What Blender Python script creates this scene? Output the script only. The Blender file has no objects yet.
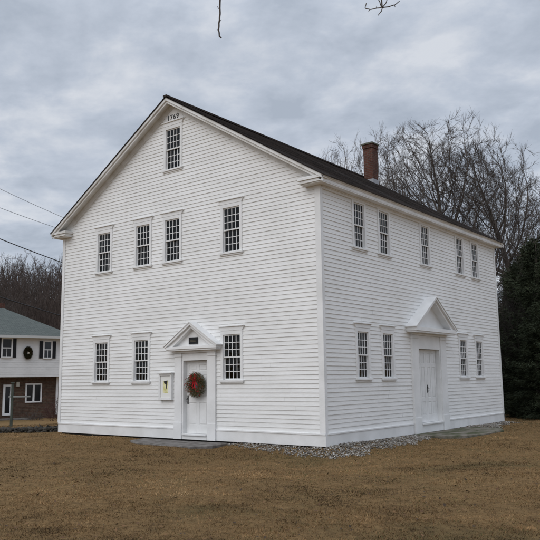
import bpy, math, random
import numpy as np
from mathutils import Vector, Matrix
random.seed(7); RS = np.random.RandomState(11)
S = bpy.context.scene; COL = S.collection
R = math.radians

# ------------------------------------------------------------ camera (solved from the photograph's vanishing lines)
CAM = Vector((9.767, -14.557, 1.59)); YAW, PIT, ROL, FPX = R(37.991), R(8.691), R(-0.757), 718.194
fw = Vector((-math.sin(YAW)*math.cos(PIT), math.cos(YAW)*math.cos(PIT), math.sin(PIT)))
rt = Vector((math.cos(YAW), math.sin(YAW), 0)); up = rt.cross(fw)
rt, up = rt*math.cos(ROL)+up*math.sin(ROL), -rt*math.sin(ROL)+up*math.cos(ROL)
cd = bpy.data.cameras.new('camera'); cam = bpy.data.objects.new('camera', cd); COL.objects.link(cam)
cd.sensor_width = 36; cd.lens = FPX/540*36; cd.clip_end = 3000; cd.clip_start = .05
m = Matrix.Identity(4)
for i in range(3): m[i][0] = rt[i]; m[i][1] = up[i]; m[i][2] = -fw[i]; m[i][3] = CAM[i]
cam.matrix_world = m; S.camera = cam
FH = Vector((-math.sin(YAW), math.cos(YAW), 0)); RH = Vector((math.cos(YAW), math.sin(YAW), 0))
def spot(px, depth):      # ground-plan position lying `depth` metres ahead of the viewpoint
    return CAM.xy + FH.xy*depth + RH.xy*((px-270)/FPX*depth)

# ------------------------------------------------------------ materials
def mat(name, col, rough=.7, spec=.3):
    M = bpy.data.materials.new(name); M.use_nodes = True
    b = M.node_tree.nodes['Principled BSDF']
    b.inputs['Base Color'].default_value = (*col, 1); b.inputs['Roughness'].default_value = rough
    b.inputs['Specular IOR Level'].default_value = spec
    return M
def N(M, t): return M.node_tree.nodes.new(t)
def LK(M, a, b): M.node_tree.links.new(a, b)
def noisy(name, c1, c2, scale=3., rough=.75, bump=0., bscale=40., stretch=(1,1,1), detail=6, lo=.35, hi=.65, spec=.25):
    M = mat(name, c1, rough, spec); b = M.node_tree.nodes['Principled BSDF']
    tc = N(M,'ShaderNodeTexCoord'); mp = N(M,'ShaderNodeMapping'); mp.inputs['Scale'].default_value = stretch
    LK(M, tc.outputs['Object'], mp.inputs['Vector'])
    n = N(M,'ShaderNodeTexNoise'); n.inputs['Scale'].default_value = scale; n.inputs['Detail'].default_value = detail
    LK(M, mp.outputs[0], n.inputs['Vector'])
    r = N(M,'ShaderNodeValToRGB'); r.color_ramp.elements[0].position = lo; r.color_ramp.elements[1].position = hi
    r.color_ramp.elements[0].color = (*c1,1); r.color_ramp.elements[1].color = (*c2,1)
    LK(M, n.outputs['Fac'], r.inputs[0]); LK(M, r.outputs[0], b.inputs['Base Color'])
    if bump:
        n2 = N(M,'ShaderNodeTexNoise'); n2.inputs['Scale'].default_value = bscale; n2.inputs['Detail'].default_value = 5
        LK(M, mp.outputs[0], n2.inputs['Vector'])
        bp = N(M,'ShaderNodeBump'); bp.inputs['Strength'].default_value = bump; bp.inputs['Distance'].default_value = .02
        LK(M, n2.outputs['Fac'], bp.inputs['Height']); LK(M, bp.outputs[0], b.inputs['Normal'])
    return M
def attr_mat(name, rough=.85, spec=.15):
    M = mat(name, (.5,.5,.5), rough, spec); a = N(M,'ShaderNodeAttribute'); a.attribute_name = 'col'
    LK(M, a.outputs['Color'], M.node_tree.nodes['Principled BSDF'].inputs['Base Color']); return M

# clapboard paint: white with faint dirt, streaky wear along the boards
def clap_mat():
    M = mat('clapboard_paint', (.8,.8,.8), .55, .3); b = M.node_tree.nodes['Principled BSDF']
    tc = N(M,'ShaderNodeTexCoord')
    m1 = N(M,'ShaderNodeMapping'); m1.inputs['Scale'].default_value = (.6,.6,9.3); LK(M, tc.outputs['Object'], m1.inputs[0])
    n1 = N(M,'ShaderNodeTexNoise'); n1.inputs['Scale'].default_value = 1.; n1.inputs['Detail'].default_value = 3; LK(M, m1.outputs[0], n1.inputs['Vector'])
    n2 = N(M,'ShaderNodeTexNoise'); n2.inputs['Scale'].default_value = .7; n2.inputs['Detail'].default_value = 7; LK(M, tc.outputs['Object'], n2.inputs['Vector'])
    m3 = N(M,'ShaderNodeMapping'); m3.inputs['Scale'].default_value = (6,6,60); LK(M, tc.outputs['Object'], m3.inputs[0])
    n3 = N(M,'ShaderNodeTexNoise'); n3.inputs['Scale'].default_value = 1.; n3.inputs['Detail'].default_value = 4; LK(M, m3.outputs[0], n3.inputs['Vector'])
    a = N(M,'ShaderNodeMath'); a.operation='ADD'; LK(M, n1.outputs['Fac'], a.inputs[0]); LK(M, n2.outputs['Fac'], a.inputs[1])
    a2 = N(M,'ShaderNodeMath'); a2.operation='ADD'; LK(M, a.outputs[0], a2.inputs[0]); LK(M, n3.outputs['Fac'], a2.inputs[1])
    r = N(M,'ShaderNodeMapRange'); r.inputs[1].default_value = 1.15; r.inputs[2].default_value = 1.80; LK(M, a2.outputs[0], r.inputs[0])
    mx = N(M,'ShaderNodeMix'); mx.data_type='RGBA'; LK(M, r.outputs[0], mx.inputs[0])
    mx.inputs[6].default_value = (.73,.728,.71,1); mx.inputs[7].default_value = (.85,.85,.84,1)
    LK(M, mx.outputs[2], b.inputs['Base Color'])
    bp = N(M,'ShaderNodeBump'); bp.inputs['Strength'].default_value=.25; bp.inputs['Distance'].default_value=.01
    LK(M, n3.outputs['Fac'], bp.inputs['Height']); LK(M, bp.outputs[0], b.inputs['Normal'])
    return M
CLAP = clap_mat()
TRIM = noisy('white_trim_paint', (.72,.72,.71), (.82,.82,.815), 2.2, .5, .12, 30)
RAKE = noisy('weathered_trim_paint', (.60,.58,.54), (.78,.78,.77), 3.5, .55, .15, 30, lo=.3, hi=.6)
def glass_mat(nm='old_window_glass', tint=(.55,.58,.57,1)):
    M = bpy.data.materials.new(nm); M.use_nodes = True; nt = M.node_tree; nt.nodes.remove(nt.nodes['Principled BSDF'])
    out = nt.nodes['Material Output']
    tr = N(M,'ShaderNodeBsdfTransparent'); tr.inputs[0].default_value = tint
    gl = N(M,'ShaderNodeBsdfGlossy'); gl.inputs['Roughness'].default_value = .03
    fr = N(M,'ShaderNodeFresnel'); fr.inputs[0].default_value = 1.42
    mx = N(M,'ShaderNodeMixShader'); LK(M, fr.outputs[0], mx.inputs[0]); LK(M, tr.outputs[0], mx.inputs[1]); LK(M, gl.outputs[0], mx.inputs[2])
    tc = N(M,'ShaderNodeTexCoord'); n = N(M,'ShaderNodeTexNoise'); n.inputs['Scale'].default_value = 5; LK(M, tc.outputs['Object'], n.inputs['Vector'])
    bp = N(M,'ShaderNodeBump'); bp.inputs['Strength'].default_value=.5; bp.inputs['Distance'].default_value=.03; LK(M, n.outputs['Fac'], bp.inputs['Height'])
    LK(M, bp.outputs[0], gl.inputs['Normal']); LK(M, bp.outputs[0], fr.inputs['Normal']); LK(M, mx.outputs[0], out.inputs['Surface'])
    return M
GLASS = glass_mat(); CLEAR = glass_mat('clear_case_glass', (.95,.96,.95,1))
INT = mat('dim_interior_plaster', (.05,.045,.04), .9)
INTW = mat('interior_wood', (.12,.08,.05), .7)
BLACK = mat('black_iron', (.015,.015,.015), .45, .4)
NUM = mat('black_numeral_paint', (.02,.02,.022), .5)
STONE = noisy('granite_slab_stone', (.12,.11,.10), (.23,.215,.20), 5, .95, .7, 50, spec=.03)
MOSS = noisy('mossy_granite', (.085,.09,.055), (.205,.185,.155), 2.6, .95, .8, 30, lo=.40, hi=.58, spec=.03)
FOUND = noisy('foundation_stone', (.03,.03,.03), (.08,.075,.07), 4, .9, .6, 20)
BARK = noisy('grey_brown_bark', (.060,.048,.041), (.125,.105,.092), 1.5, .9)
BARKL = noisy('pale_grey_bark', (.09,.078,.070), (.17,.15,.14), 1.5, .9)
BARKR = noisy('reddish_brown_bark', (.050,.036,.030), (.105,.08,.068), 1.2, .9)

def brick_mat(name, c1, c2, mortar, sc=1.):
    M = mat(name, c1, .85, .2); b = M.node_tree.nodes['Principled BSDF']
    g = N(M,'ShaderNodeNewGeometry'); tc = N(M,'ShaderNodeTexCoord'); sx = N(M,'ShaderNodeSeparateXYZ'); LK(M, tc.outputs['Object'], sx.inputs[0])
    ad = N(M,'ShaderNodeMath'); LK(M, sx.outputs[0], ad.inputs[0]); LK(M, sx.outputs[1], ad.inputs[1])
    cb = N(M,'ShaderNodeCombineXYZ'); LK(M, ad.outputs[0], cb.inputs[0]); LK(M, sx.outputs[2], cb.inputs[1])
    br = N(M,'ShaderNodeTexBrick'); br.inputs['Color1'].default_value=(*c1,1); br.inputs['Color2'].default_value=(*c2,1); br.inputs['Mortar'].default_value=(*mortar,1)
    br.inputs['Scale'].default_value = 1.; br.inputs['Brick Width'].default_value=.21*sc; br.inputs['Row Height'].default_value=.075*sc; br.inputs['Mortar Size'].default_value=.008*sc
    LK(M, cb.outputs[0], br.inputs['Vector'])
    n = N(M,'ShaderNodeTexNoise'); n.inputs['Scale'].default_value=5; LK(M, tc.outputs['Object'], n.inputs['Vector'])
    mx = N(M,'ShaderNodeMix'); mx.data_type='RGBA'; mx.blend_type='MULTIPLY'; mx.inputs[0].default_value=.7
    rr = N(M,'ShaderNodeMapRange'); rr.inputs[1].default_value=.3; rr.inputs[2].default_value=.7; rr.inputs[3].default_value=.5; rr.inputs[4].default_value=1.2; LK(M, n.outputs['Fac'], rr.inputs[0])
    LK(M, br.outputs['Color'], mx.inputs[6]); LK(M, rr.outputs[0], mx.inputs[7]); LK(M, mx.outputs[2], b.inputs['Base Color'])
    bp = N(M,'ShaderNodeBump'); bp.inputs['Strength'].default_value=.5; bp.inputs['Distance'].default_value=.01; bp.invert=True
    LK(M, br.outputs['Fac'], bp.inputs['Height']); LK(M, bp.outputs[0], b.inputs['Normal'])
    return M
CHIM = brick_mat('chimney_brick', (.125,.048,.033), (.085,.035,.026), (.11,.09,.075))
HBRICK = brick_mat('old_brown_brick', (.125,.072,.050), (.09,.055,.040), (.12,.10,.075), 1.3)
def shingle_mat(name, c1, c2, patch):
    M = mat(name, c1, .9, .15); b = M.node_tree.nodes['Principled BSDF']
    tc = N(M,'ShaderNodeTexCoord'); mp = N(M,'ShaderNodeMapping'); LK(M, tc.outputs['UV'], mp.inputs[0])
    br = N(M,'ShaderNodeTexBrick'); br.inputs['Color1'].default_value=(*c1,1); br.inputs['Color2'].default_value=(*c2,1); br.inputs['Mortar'].default_value=(c1[0]*.4,c1[1]*.4,c1[2]*.4,1)
    br.inputs['Scale'].default_value=1.; br.inputs['Brick Width'].default_value=.28; br.inputs['Row Height'].default_value=.14; br.inputs['Mortar Size'].default_value=.008
    LK(M, mp.outputs[0], br.inputs['Vector'])
    n = N(M,'ShaderNodeTexNoise'); n.inputs['Scale'].default_value=1.3; n.inputs['Detail'].default_value=8; LK(M, tc.outputs['UV'], n.inputs['Vector'])
    rr = N(M,'ShaderNodeMapRange'); rr.inputs[1].default_value=.5; rr.inputs[2].default_value=.75; LK(M, n.outputs['Fac'], rr.inputs[0])
    mx = N(M,'ShaderNodeMix'); mx.data_type='RGBA'; LK(M, rr.outputs[0], mx.inputs[0]); LK(M, br.outputs['Color'], mx.inputs[6]); mx.inputs[7].default_value=(*patch,1)
    LK(M, mx.outputs[2], b.inputs['Base Color'])
    bp = N(M,'ShaderNodeBump'); bp.inputs['Strength'].default_value=.8; bp.inputs['Distance'].default_value=.012; bp.invert=True
    LK(M, br.outputs['Fac'], bp.inputs['Height']); LK(M, bp.outputs[0], b.inputs['Normal'])
    return M
ROOF = shingle_mat('dark_wood_shingle', (.028,.023,.021), (.055,.044,.038), (.048,.033,.028))
GROOF = shingle_mat('grey_green_asphalt_shingle', (.090,.103,.096), (.115,.128,.118), (.082,.095,.088))

# ------------------------------------------------------------ object helpers
def tag(o, label=None, cat=None, group=None, kind=None):
    if label: o['label'] = label
    if cat: o['category'] = cat
    if group: o['group'] = group
    if kind: o['kind'] = kind
    return o
def empty(name, loc, rz=0., parent=None):
    o = bpy.data.objects.new(name, None); COL.objects.link(o); o.location = loc; o.rotation_euler = (0,0,rz)
    o.empty_display_size = .3
    if parent: o.parent = parent
    return o
def copy_tree(o, parent=None):
    c = o.copy(); COL.objects.link(c); c.parent = parent
    for ch in [k for k in KIDS.get(o.name, [])]:
        n = copy_tree(ch, c); KIDS.setdefault(c.name, []).append(n)
    return c
KIDS = {}
def link(o, parent):
    COL.objects.link(o)
    if parent: o.parent = parent; KIDS.setdefault(parent.name, []).append(o)
    return o
class MB:
    def __init__(s): s.v = []; s.f = []
    def poly(s, pts):
        b = len(s.v); s.v += [tuple(p) for p in pts]; s.f.append(list(range(b, b+len(pts)))); return s
    def box(s, x0, x1, y0, y1, z0, z1):
        b = len(s.v)
        s.v += [(x,y,z) for z in (z0,z1) for (x,y) in ((x0,y0),(x1,y0),(x1,y1),(x0,y1))]
        for f in ((0,3,2,1),(4,5,6,7),(0,1,5,4),(1,2,6,5),(2,3,7,6),(3,0,4,7)): s.f.append([b+i for i in f])
        return s
    def prism(s, pts, y0, y1):      # outline in (x,z), extruded from y0 to y1
        b = len(s.v); n = len(pts)
        s.v += [(x,y0,z) for x,z in pts] + [(x,y1,z) for x,z in pts]
        s.f.append([b+i for i in range(n)]); s.f.append([b+n+i for i in range(n)][::-1])
        for i in range(n): j=(i+1)%n; s.f.append([b+i,b+j,b+n+j,b+n+i][::-1])
        return s
    def slab(s, pts, z0, z1):       # outline in (x,y)
        b = len(s.v); n = len(pts)
        s.v += [(x,y,z0) for x,y in pts] + [(x,y,z1) for x,y in pts]
        s.f.append([b+i for i in range(n)][::-1]); s.f.append([b+n+i for i in range(n)])
        for i in range(n): j=(i+1)%n; s.f.append([b+i,b+j,b+n+j,b+n+i])
        return s
    def tube(s, pts, rad, n=8, cap=True):
        b0 = len(s.v); pts = [Vector(p) for p in pts]
        if not hasattr(rad,'__len__'): rad = [rad]*len(pts)
        for i,p in enumerate(pts):
            d = (pts[min(i+1,len(pts)-1)]-pts[max(i-1,0)]).normalized()
            a = d.orthogonal().normalized() if abs(d.z)>.9 else d.cross(Vector((0,0,1))).normalized()
            c = d.cross(a)
            for k in range(n):
                t = 2*math.pi*k/n; q = p+(a*math.cos(t)+c*math.sin(t))*rad[i]; s.v.append(tuple(q))
        for i in range(len(pts)-1):
            for k in range(n):
                s.f.append([b0+i*n+k, b0+i*n+(k+1)%n, b0+(i+1)*n+(k+1)%n, b0+(i+1)*n+k])
        if cap:
            s.f.append([b0+k for k in range(n)][::-1]); s.f.append([b0+(len(pts)-1)*n+k for k in range(n)])
        return s
    def build(s, name, M, parent=None, smooth=False, off=None, bevel=0.):
        me = bpy.data.meshes.new(name)
        v = s.v
        if off is not None: v = [(a-off[0], b-off[1], c-off[2]) for a,b,c in v]
        me.from_pydata(v, [], s.f); me.validate(); me.update()
        if M: me.materials.append(M)
        o = bpy.data.objects.new(name, me)
        if smooth: me.polygons.foreach_set('use_smooth', [True]*len(me.polygons))
        if bevel:
            bv = o.modifiers.new('bevel','BEVEL'); bv.width = bevel; bv.segments = 2; bv.limit_method='ANGLE'; bv.angle_limit=R(40)
        return link(o, parent)
def np_mesh(name, V, F, M, parent=None, cols=None, smooth=False):
    me = bpy.data.meshes.new(name); k = F.shape[1]
    me.vertices.add(len(V)); me.vertices.foreach_set('co', V.astype(np.float32).ravel())
    me.loops.add(F.size); me.loops.foreach_set('vertex_index', F.astype(np.int32).ravel())
    me.polygons.add(len(F)); me.polygons.foreach_set('loop_start', np.arange(0, F.size, k, dtype=np.int32))
    me.polygons.foreach_set('loop_total', np.full(len(F), k, dtype=np.int32))
    if smooth: me.polygons.foreach_set('use_smooth', np.ones(len(F), dtype=bool))
    me.update(calc_edges=True)
    if cols is not None:
        a = me.color_attributes.new('col','FLOAT_COLOR','POINT')
        c = np.ones((len(V),4), np.float32); c[:,:3] = cols; a.data.foreach_set('color', c.ravel())
    me.materials.append(M); o = bpy.data.objects.new(name, me); return link(o, parent)

# ------------------------------------------------------------ terrain
W, D, H = 10.4, 11.6, 6.4
def sm(a, b, x): t = np.clip((x-a)/(b-a), 0, 1); return t*t*(3-2*t)
def outd(x, y):                      # distance outside the meeting house's footprint
    dx = np.maximum(np.maximum(-W-x, x), 0); dy = np.maximum(np.maximum(-y, y-D), 0); return np.hypot(dx, dy)
def ground(x, y):
    x = np.asarray(x, float); y = np.asarray(y, float)
    z = -.05 - .16*np.exp(-((x-.6)**2+(y+1.)**2)/(2*2.6**2))
    z += .02*np.sin(x*.9+1.3)*np.sin(y*.8+.4) + .012*np.sin(x*2.3+y*1.7)
    dep = (x-CAM.x)*FH.x+(y-CAM.y)*FH.y; lat = (x-CAM.x)*RH.x+(y-CAM.y)*RH.y
    z -= .62*sm(24, 46, dep)*(1-sm(-12, -4, lat))
    z -= .3*sm(8,16,dep)*0
    d = outd(x, y); wgt = sm(-3.6,-2.6,x)*(1-sm(11,12,y)) * np.where(d>0,1,1)
    z += (.45+.55*sm(-.5,.15,y))*(.17*np.exp(-((x-.6)**2+(y+1.)**2)/(2*2.6**2))+.02)*np.exp(-(d/.38)**2)*wgt
    return z
def axis(c, lim=500):
    a = [0.]; s = .12
    while a[-1] < lim: a.append(a[-1]+s); s = s if a[-1] < 14 else s*1.16
    a = np.array(a); return np.concatenate([-a[::-1][:-1], a])+c
gx = axis(1.); gy = axis(-2.)
X, Y = np.meshgrid(gx, gy); Zg = ground(X, Y)
V = np.stack([X.ravel(), Y.ravel(), Zg.ravel()], 1); nx, ny = len(gx), len(gy)
idx = np.arange(nx*ny).reshape(ny, nx)
Fq = np.stack([idx[:-1,:-1].ravel(), idx[:-1,1:].ravel(), idx[1:,1:].ravel(), idx[1:,:-1].ravel()], 1)
def lawn_mat():
    M = mat('dormant_lawn', (.1,.08,.04), .95, .05); b = M.node_tree.nodes['Principled BSDF']
    tc = N(M,'ShaderNodeTexCoord')
    def nz(s, d=6, rough=.6):
        n = N(M,'ShaderNodeTexNoise'); n.inputs['Scale'].default_value=s; n.inputs['Detail'].default_value=d; n.inputs['Roughness'].default_value=rough
        LK(M, tc.outputs['Object'], n.inputs['Vector']); return n
    r = N(M,'ShaderNodeValToRGB'); e = r.color_ramp.elements
    e[0].position=.30; e[0].color=(.095,.06,.03,1); e[1].position=.72; e[1].color=(.29,.185,.085,1)
    k = e.new(.5); k.color=(.19,.12,.055,1)
    n = nz(9., 9, .75); LK(M, n.outputs['Fac'], r.inputs[0])
    g = nz(.35, 4); gr = N(M,'ShaderNodeMapRange'); gr.inputs[1].default_value=.54; gr.inputs[2].default_value=.70; gr.inputs[4].default_value=.45; LK(M, g.outputs['Fac'], gr.inputs[0])
    mx = N(M,'ShaderNodeMix'); mx.data_type='RGBA'; LK(M, gr.outputs[0], mx.inputs[0]); LK(M, r.outputs[0], mx.inputs[6]); mx.inputs[7].default_value=(.055,.062,.028,1)
    LK(M, mx.outputs[2], b.inputs['Base Color'])
    bp = N(M,'ShaderNodeBump'); bp.inputs['Strength'].default_value=1.; bp.inputs['Distance'].default_value=.04
    LK(M, nz(22., 8, .7).outputs['Fac'], bp.inputs['Height']); LK(M, bp.outputs[0], b.inputs['Normal'])
    return M
LAWN = lawn_mat()
tag(np_mesh('ground', V, Fq, LAWN, smooth=True), kind='structure')

# outlines of the two flat stones
STEP_A = [(-6.35,-.03),(-6.1,-.75),(-5.55,-1.1),(-4.4,-1.32),(-3.2,-1.30),(-2.95,-.75),(-3.05,-.03)]
STEP_B = [(.04,4.45),(.85,4.35),(1.45,4.8),(1.65,5.9),(1.6,7.3),(1.15,8.3),(.04,8.1)]
def inpoly(x, y, P):
    r = np.zeros(x.shape, bool); n = len(P)
    for i in range(n):
        (x1,y1),(x2,y2) = P[i],P[(i+1)%n]
        c = ((y1>y)!=(y2>y)) & (x < (x2-x1)*(y-y1)/(y2-y1+1e-12)+x1); r ^= c
    return r
def gravel_edge(x, y):      # positive inside the gravel strip
    d = outd(x, y); ang = x*1.3+y*1.1
    w = .55+.12*np.sin(ang*1.9)+.08*np.sin(ang*4.7+1)+.05*np.sin(ang*11)
    w = np.where((x>0)&(y>0), w*1.2, w*(.55+.4*sm(-1.2,0,x)))
    w = w*sm(-3.3,-2.0,x)*(1-.3*sm(7,11,y))*(1-sm(11.2,12.2,y))
    return np.where(d>0, w-d, -1)

# grass blades
def patch(x, y):            # uneven wear and thatch: several irregular scales
    rs = np.random.RandomState(99); o = np.zeros(np.shape(x))
    for sc_,am in ((.45,.30),(1.1,.30),(2.3,.26),(5.,.20),(11,.16)):
        for k in range(3):
            a = rs.rand()*3.14; b=rs.rand()*3.14
            u = x*math.cos(a)+y*math.sin(a); w = x*math.cos(b)-y*math.sin(b)
            o = o+am*np.sin(u*sc_*(1+.3*k)+1.9*np.sin(w*sc_*.8+k)+rs.rand()*6)*np.sin(w*sc_*1.1+1.4*np.sin(u*sc_*.7)+rs.rand()*6)
    return o
def blades(n, rmin, rmax, seed):
    rs = np.random.RandomState(seed)
    u = rs.rand(n); p = .35; r = (rmin**p+u*(rmax**p-rmin**p))**(1/p)
    a = (rs.rand(n)-.5)*2*R(27)
    x = CAM.x+r*(np.cos(a)*FH.x+np.sin(a)*RH.x); y = CAM.y+r*(np.cos(a)*FH.y+np.sin(a)*RH.y)
    ok = (outd(x,y)>.02)&~((x>-W)&(x<0)&(y>0)&(y<D))&~inpoly(x,y,STEP_A)&~inpoly(x,y,STEP_B)
    ok &= (gravel_edge(x,y) < rs.randn(n)*.04)
    # worn soil patches along the gravel
    x, y, r = x[ok], y[ok], r[ok]; n = len(x)
    cl = np.sin(x*3.1+2*np.sin(y*2.3))*np.sin(y*3.7+1.7*np.sin(x*1.9))
    big = np.sin(x*.7+1.2*np.sin(y*.5+1))*np.sin(y*.62+.9*np.sin(x*.43))
    fine = np.sin(x*9+3*np.sin(y*7))*np.sin(y*11+2*np.sin(x*8))
    keep = rs.rand(n) < np.clip(.68+.25*cl+.12*big+.2*fine,.12,1); x,y,r,cl,big,fine = [q[keep] for q in (x,y,r,cl,big,fine)]; n = len(x)
    pat = patch(x,y)
    z = ground(x,y)-.004
    h = (.014+.024*rs.rand(n)**1.5)*(1+.2*cl+.2*fine); h *= np.where(rs.rand(n)<.03, 1.7, 1)
    w = .0022+.00030*r; az = rs.rand(n)*2*np.pi; lean = .35+1.3*rs.rand(n)
    la = rs.rand(n)*2*np.pi
    dx, dy = np.cos(az)*w, np.sin(az)*w; tx, ty = np.cos(la)*np.sin(lean)*h*1.3, np.sin(la)*np.sin(lean)*h*1.3; tz = np.cos(lean).clip(.1)*h
    P = np.empty((n,3,3)); P[:,0] = np.stack([x-dx,y-dy,z],1); P[:,1] = np.stack([x+dx,y+dy,z],1); P[:,2] = np.stack([x+tx,y+ty,z+tz],1)
    pal = np.array((.86,.86,.92))*np.array([(.30,.190,.085),(.25,.150,.065),(.35,.235,.115),(.15,.092,.045),(.19,.13,.055),(.11,.105,.038)])
    pr = rs.rand(n)*.6+.2+.10*big+.28*pat; k = np.select([pr<.22,pr<.36,pr<.70,pr<.92],[3,4,1,0],2)
    green = (rs.rand(n) < .10*np.clip(-big*2,0,1)+.02); k[green] = 5
    c = pal[k]*((.8+.4*rs.rand(n))*np.clip(1.0+.55*pat,.48,1.5))[:,None]
    near = outd(x,y); mossy = (near<3.2)&(rs.rand(n)<.75*np.exp(-near/1.3)*sm(-3,0,x)); c[mossy] = np.array((.075,.075,.035))*(.7+.6*rs.rand(mossy.sum()))[:,None]
    return P.reshape(-1,3), np.repeat(c,3,0)
P1,C1 = blades(800000, 6.2, 34, 3)
GR = attr_mat('dry_grass_blade', .8, .1)
tag(np_mesh('lawn_grass', P1, np.arange(len(P1)).reshape(-1,3), GR, cols=C1),
    'short brown dormant grass covering the whole lawn', 'grass', kind='stuff')
# a few fallen leaves and twigs
def litter():
    rs = np.random.RandomState(8); n=1500; r=6.5+22*rs.rand(n)**1.3; a=(rs.rand(n)-.5)*2*R(26)
    x = CAM.x+r*(np.cos(a)*FH.x+np.sin(a)*RH.x); y = CAM.y+r*(np.cos(a)*FH.y+np.sin(a)*RH.y)
    ok=(outd(x,y)>.1)&~((x>-W)&(x<0)&(y>0)&(y<D)); x,y=x[ok],y[ok]; n=len(x); z=ground(x,y)+.018+.01*rs.rand(n)
    d=rs.randn(n,3)*np.array((1,1,.25)); d/=np.linalg.norm(d,axis=1)[:,None]; e=np.cross(d,rs.randn(n,3)*.3+np.array((0,0,1))); e/=np.linalg.norm(e,axis=1)[:,None]
    L=(.012+.025*rs.rand(n))[:,None]; c=np.stack([x,y,z],1); P=np.stack([c-d*L,c-e*L*.5+np.array((0,0,.006)),c+d*L,c+e*L*.5],1).reshape(-1,3)
    col=np.array([(.10,.055,.03),(.16,.09,.045),(.05,.035,.025)])[rs.randint(0,3,n)]
    tag(np_mesh('fallen_leaves',P,np.arange(len(P)).reshape(-1,4),attr_mat('dead_leaf'),cols=np.repeat(col,4,0)),'scattered dead brown leaves lying on the lawn','leaves',kind='stuff')
litter()
# gravel
def rocks(px, py, pz, size, rs, flat=.65):
    t = (1+5**.5)/2
    iv = np.array([(-1,t,0),(1,t,0),(-1,-t,0),(1,-t,0),(0,-1,t),(0,1,t),(0,-1,-t),(0,1,-t),(t,0,-1),(t,0,1),(-t,0,-1),(-t,0,1)])/math.hypot(1,t)
    fi = np.array([(0,11,5),(0,5,1),(0,1,7),(0,7,10),(0,10,11),(1,5,9),(5,11,4),(11,10,2),(10,7,6),(7,1,8),(3,9,4),(3,4,2),(3,2,6),(3,6,8),(3,8,9),(4,9,5),(2,4,11),(6,2,10),(8,6,7),(9,8,1)])
    n = len(px); v = iv[None]*(1+.28*rs.randn(n,12,1)); v = v*np.stack([1+.3*rs.rand(n),1-.3*rs.rand(n),flat*(.7+.6*rs.rand(n))],1)[:,None]
    a = rs.rand(n)*6.28; ca,sa = np.cos(a)[:,None],np.sin(a)[:,None]
    x = v[:,:,0]*ca-v[:,:,1]*sa; y = v[:,:,0]*sa+v[:,:,1]*ca
    tl = rs.randn(n)[:,None]*.4; z = v[:,:,2]+x*tl
    Vv = np.stack([x,y,z],2)*size[:,None,None]+np.stack([px,py,pz],1)[:,None]
    F = (fi[None]+(np.arange(n)*12)[:,None,None]).reshape(-1,3); return Vv.reshape(-1,3), F
def gravel():
    rs = np.random.RandomState(5); n = 60000
    x = rs.uniform(-3.4,1.3,n); y = rs.uniform(-1.2,12.2,n); ge = gravel_edge(x,y)
    ok = (ge>-.02-.25*rs.rand(n)**4)&~inpoly(x,y,STEP_B)&~inpoly(x,y,STEP_A)&~((x<0)&(y>0)); x,y = x[ok],y[ok]
    x = x[:17000]; y = y[:17000]; s = .010+.020*rs.rand(len(x))**2.2
    V,F = rocks(x,y,ground(x,y)+s*.35+.012*rs.rand(len(x)),s,rs)
    b = np.array([(.27,.25,.22),(.42,.40,.37),(.16,.14,.12),(.24,.20,.155),(.10,.09,.08)])[rs.choice(5,len(x),p=[.34,.2,.2,.16,.1])]*(.75+.5*rs.rand(len(x)))[:,None]
    o = np_mesh('gravel', V, F, attr_mat('gravel_stone',.95,.05), cols=np.repeat(b,12,0))
    tag(o,'pale grey loose gravel strip along the foot of the white walls','gravel',kind='stuff')
gravel()
# flat stones with uneven tops
def flat_stone(name, P, top, th, M, label, seed):
    rs = random.Random(seed); pts = []
    for i in range(len(P)):
        a, b = Vector(P[i]), Vector(P[(i+1)%len(P)])
        for k in range(4):
            q = a.lerp(b, k/4); pts.append((q.x+(rs.uniform(-.025,.025) if k else 0), q.y+(rs.uniform(-.025,.025) if k else 0)))
    mb = MB(); n = len(pts); c = (sum(p[0] for p in pts)/n, sum(p[1] for p in pts)/n)
    rings = [(1.0,-th),(1.0,-.02),(.975,0),(.6,.006),(.25,.0)]
    for s_,z in rings:
        mb.v += [(c[0]+(p[0]-c[0])*s_, c[1]+(p[1]-c[1])*s_, top+z+rs.uniform(-.006,.006)) for p in pts]
    for k in range(len(rings)-1):
        for i in range(n): j=(i+1)%n; mb.f.append([k*n+i,k*n+j,(k+1)*n+j,(k+1)*n+i])
    mb.f.append([(len(rings)-1)*n+i for i in range(n)]); o = mb.build(name, M)
    return tag(o, label, 'doorstep')
flat_stone('stone_doorstep', STEP_A, -.035, .16, STONE, 'dark grey granite doorstep below the gable door with the wreath', 1)
flat_stone('stone_doorstep', STEP_B, .0, .2, MOSS, 'mossy grey-green granite slab before the larger side door', 2)

# ------------------------------------------------------------ the meeting house
MH = empty('meeting_house', (-5.2, 5.8, 0))
tag(MH, 'large white clapboard meeting house dated 1769 with dark roof and brick chimney', 'house')
MO = MH.location.copy()
SL = (10.0-6.6)/5.5                                  # roof pitch
def roofz(x): return 10.0-abs(x+5.2)*SL              # top of roofing
lowF = [(-8.315),(-6.48),(-2.912)]; upF = [-8.29,-6.47,-5.2,-2.908]
lowS = [1.83,3.17,8.29,9.64]; upS = [1.83,3.19,5.78,8.40,9.70]
AZ0,AZ1,UZ0,UZ1,TZ0,TZ1 = 1.60,2.805,5.05,6.30,7.84,9.085
def rects(us, z0, z1, hw): return [(u-hw, u+hw, z0, z1) for u in us]
FHW, SHW = .30, .272
openF = rects(lowF,AZ0,AZ1,FHW)+rects(upF,UZ0,UZ1,FHW)+rects([-5.2],TZ0,TZ1,FHW)+[(-4.71,-3.81,.0,2.15)]
openS = rects(lowS,AZ0,AZ1,SHW)+rects(upS,UZ0,UZ1,SHW)+[(4.97,6.37,.0,2.44)]
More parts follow.
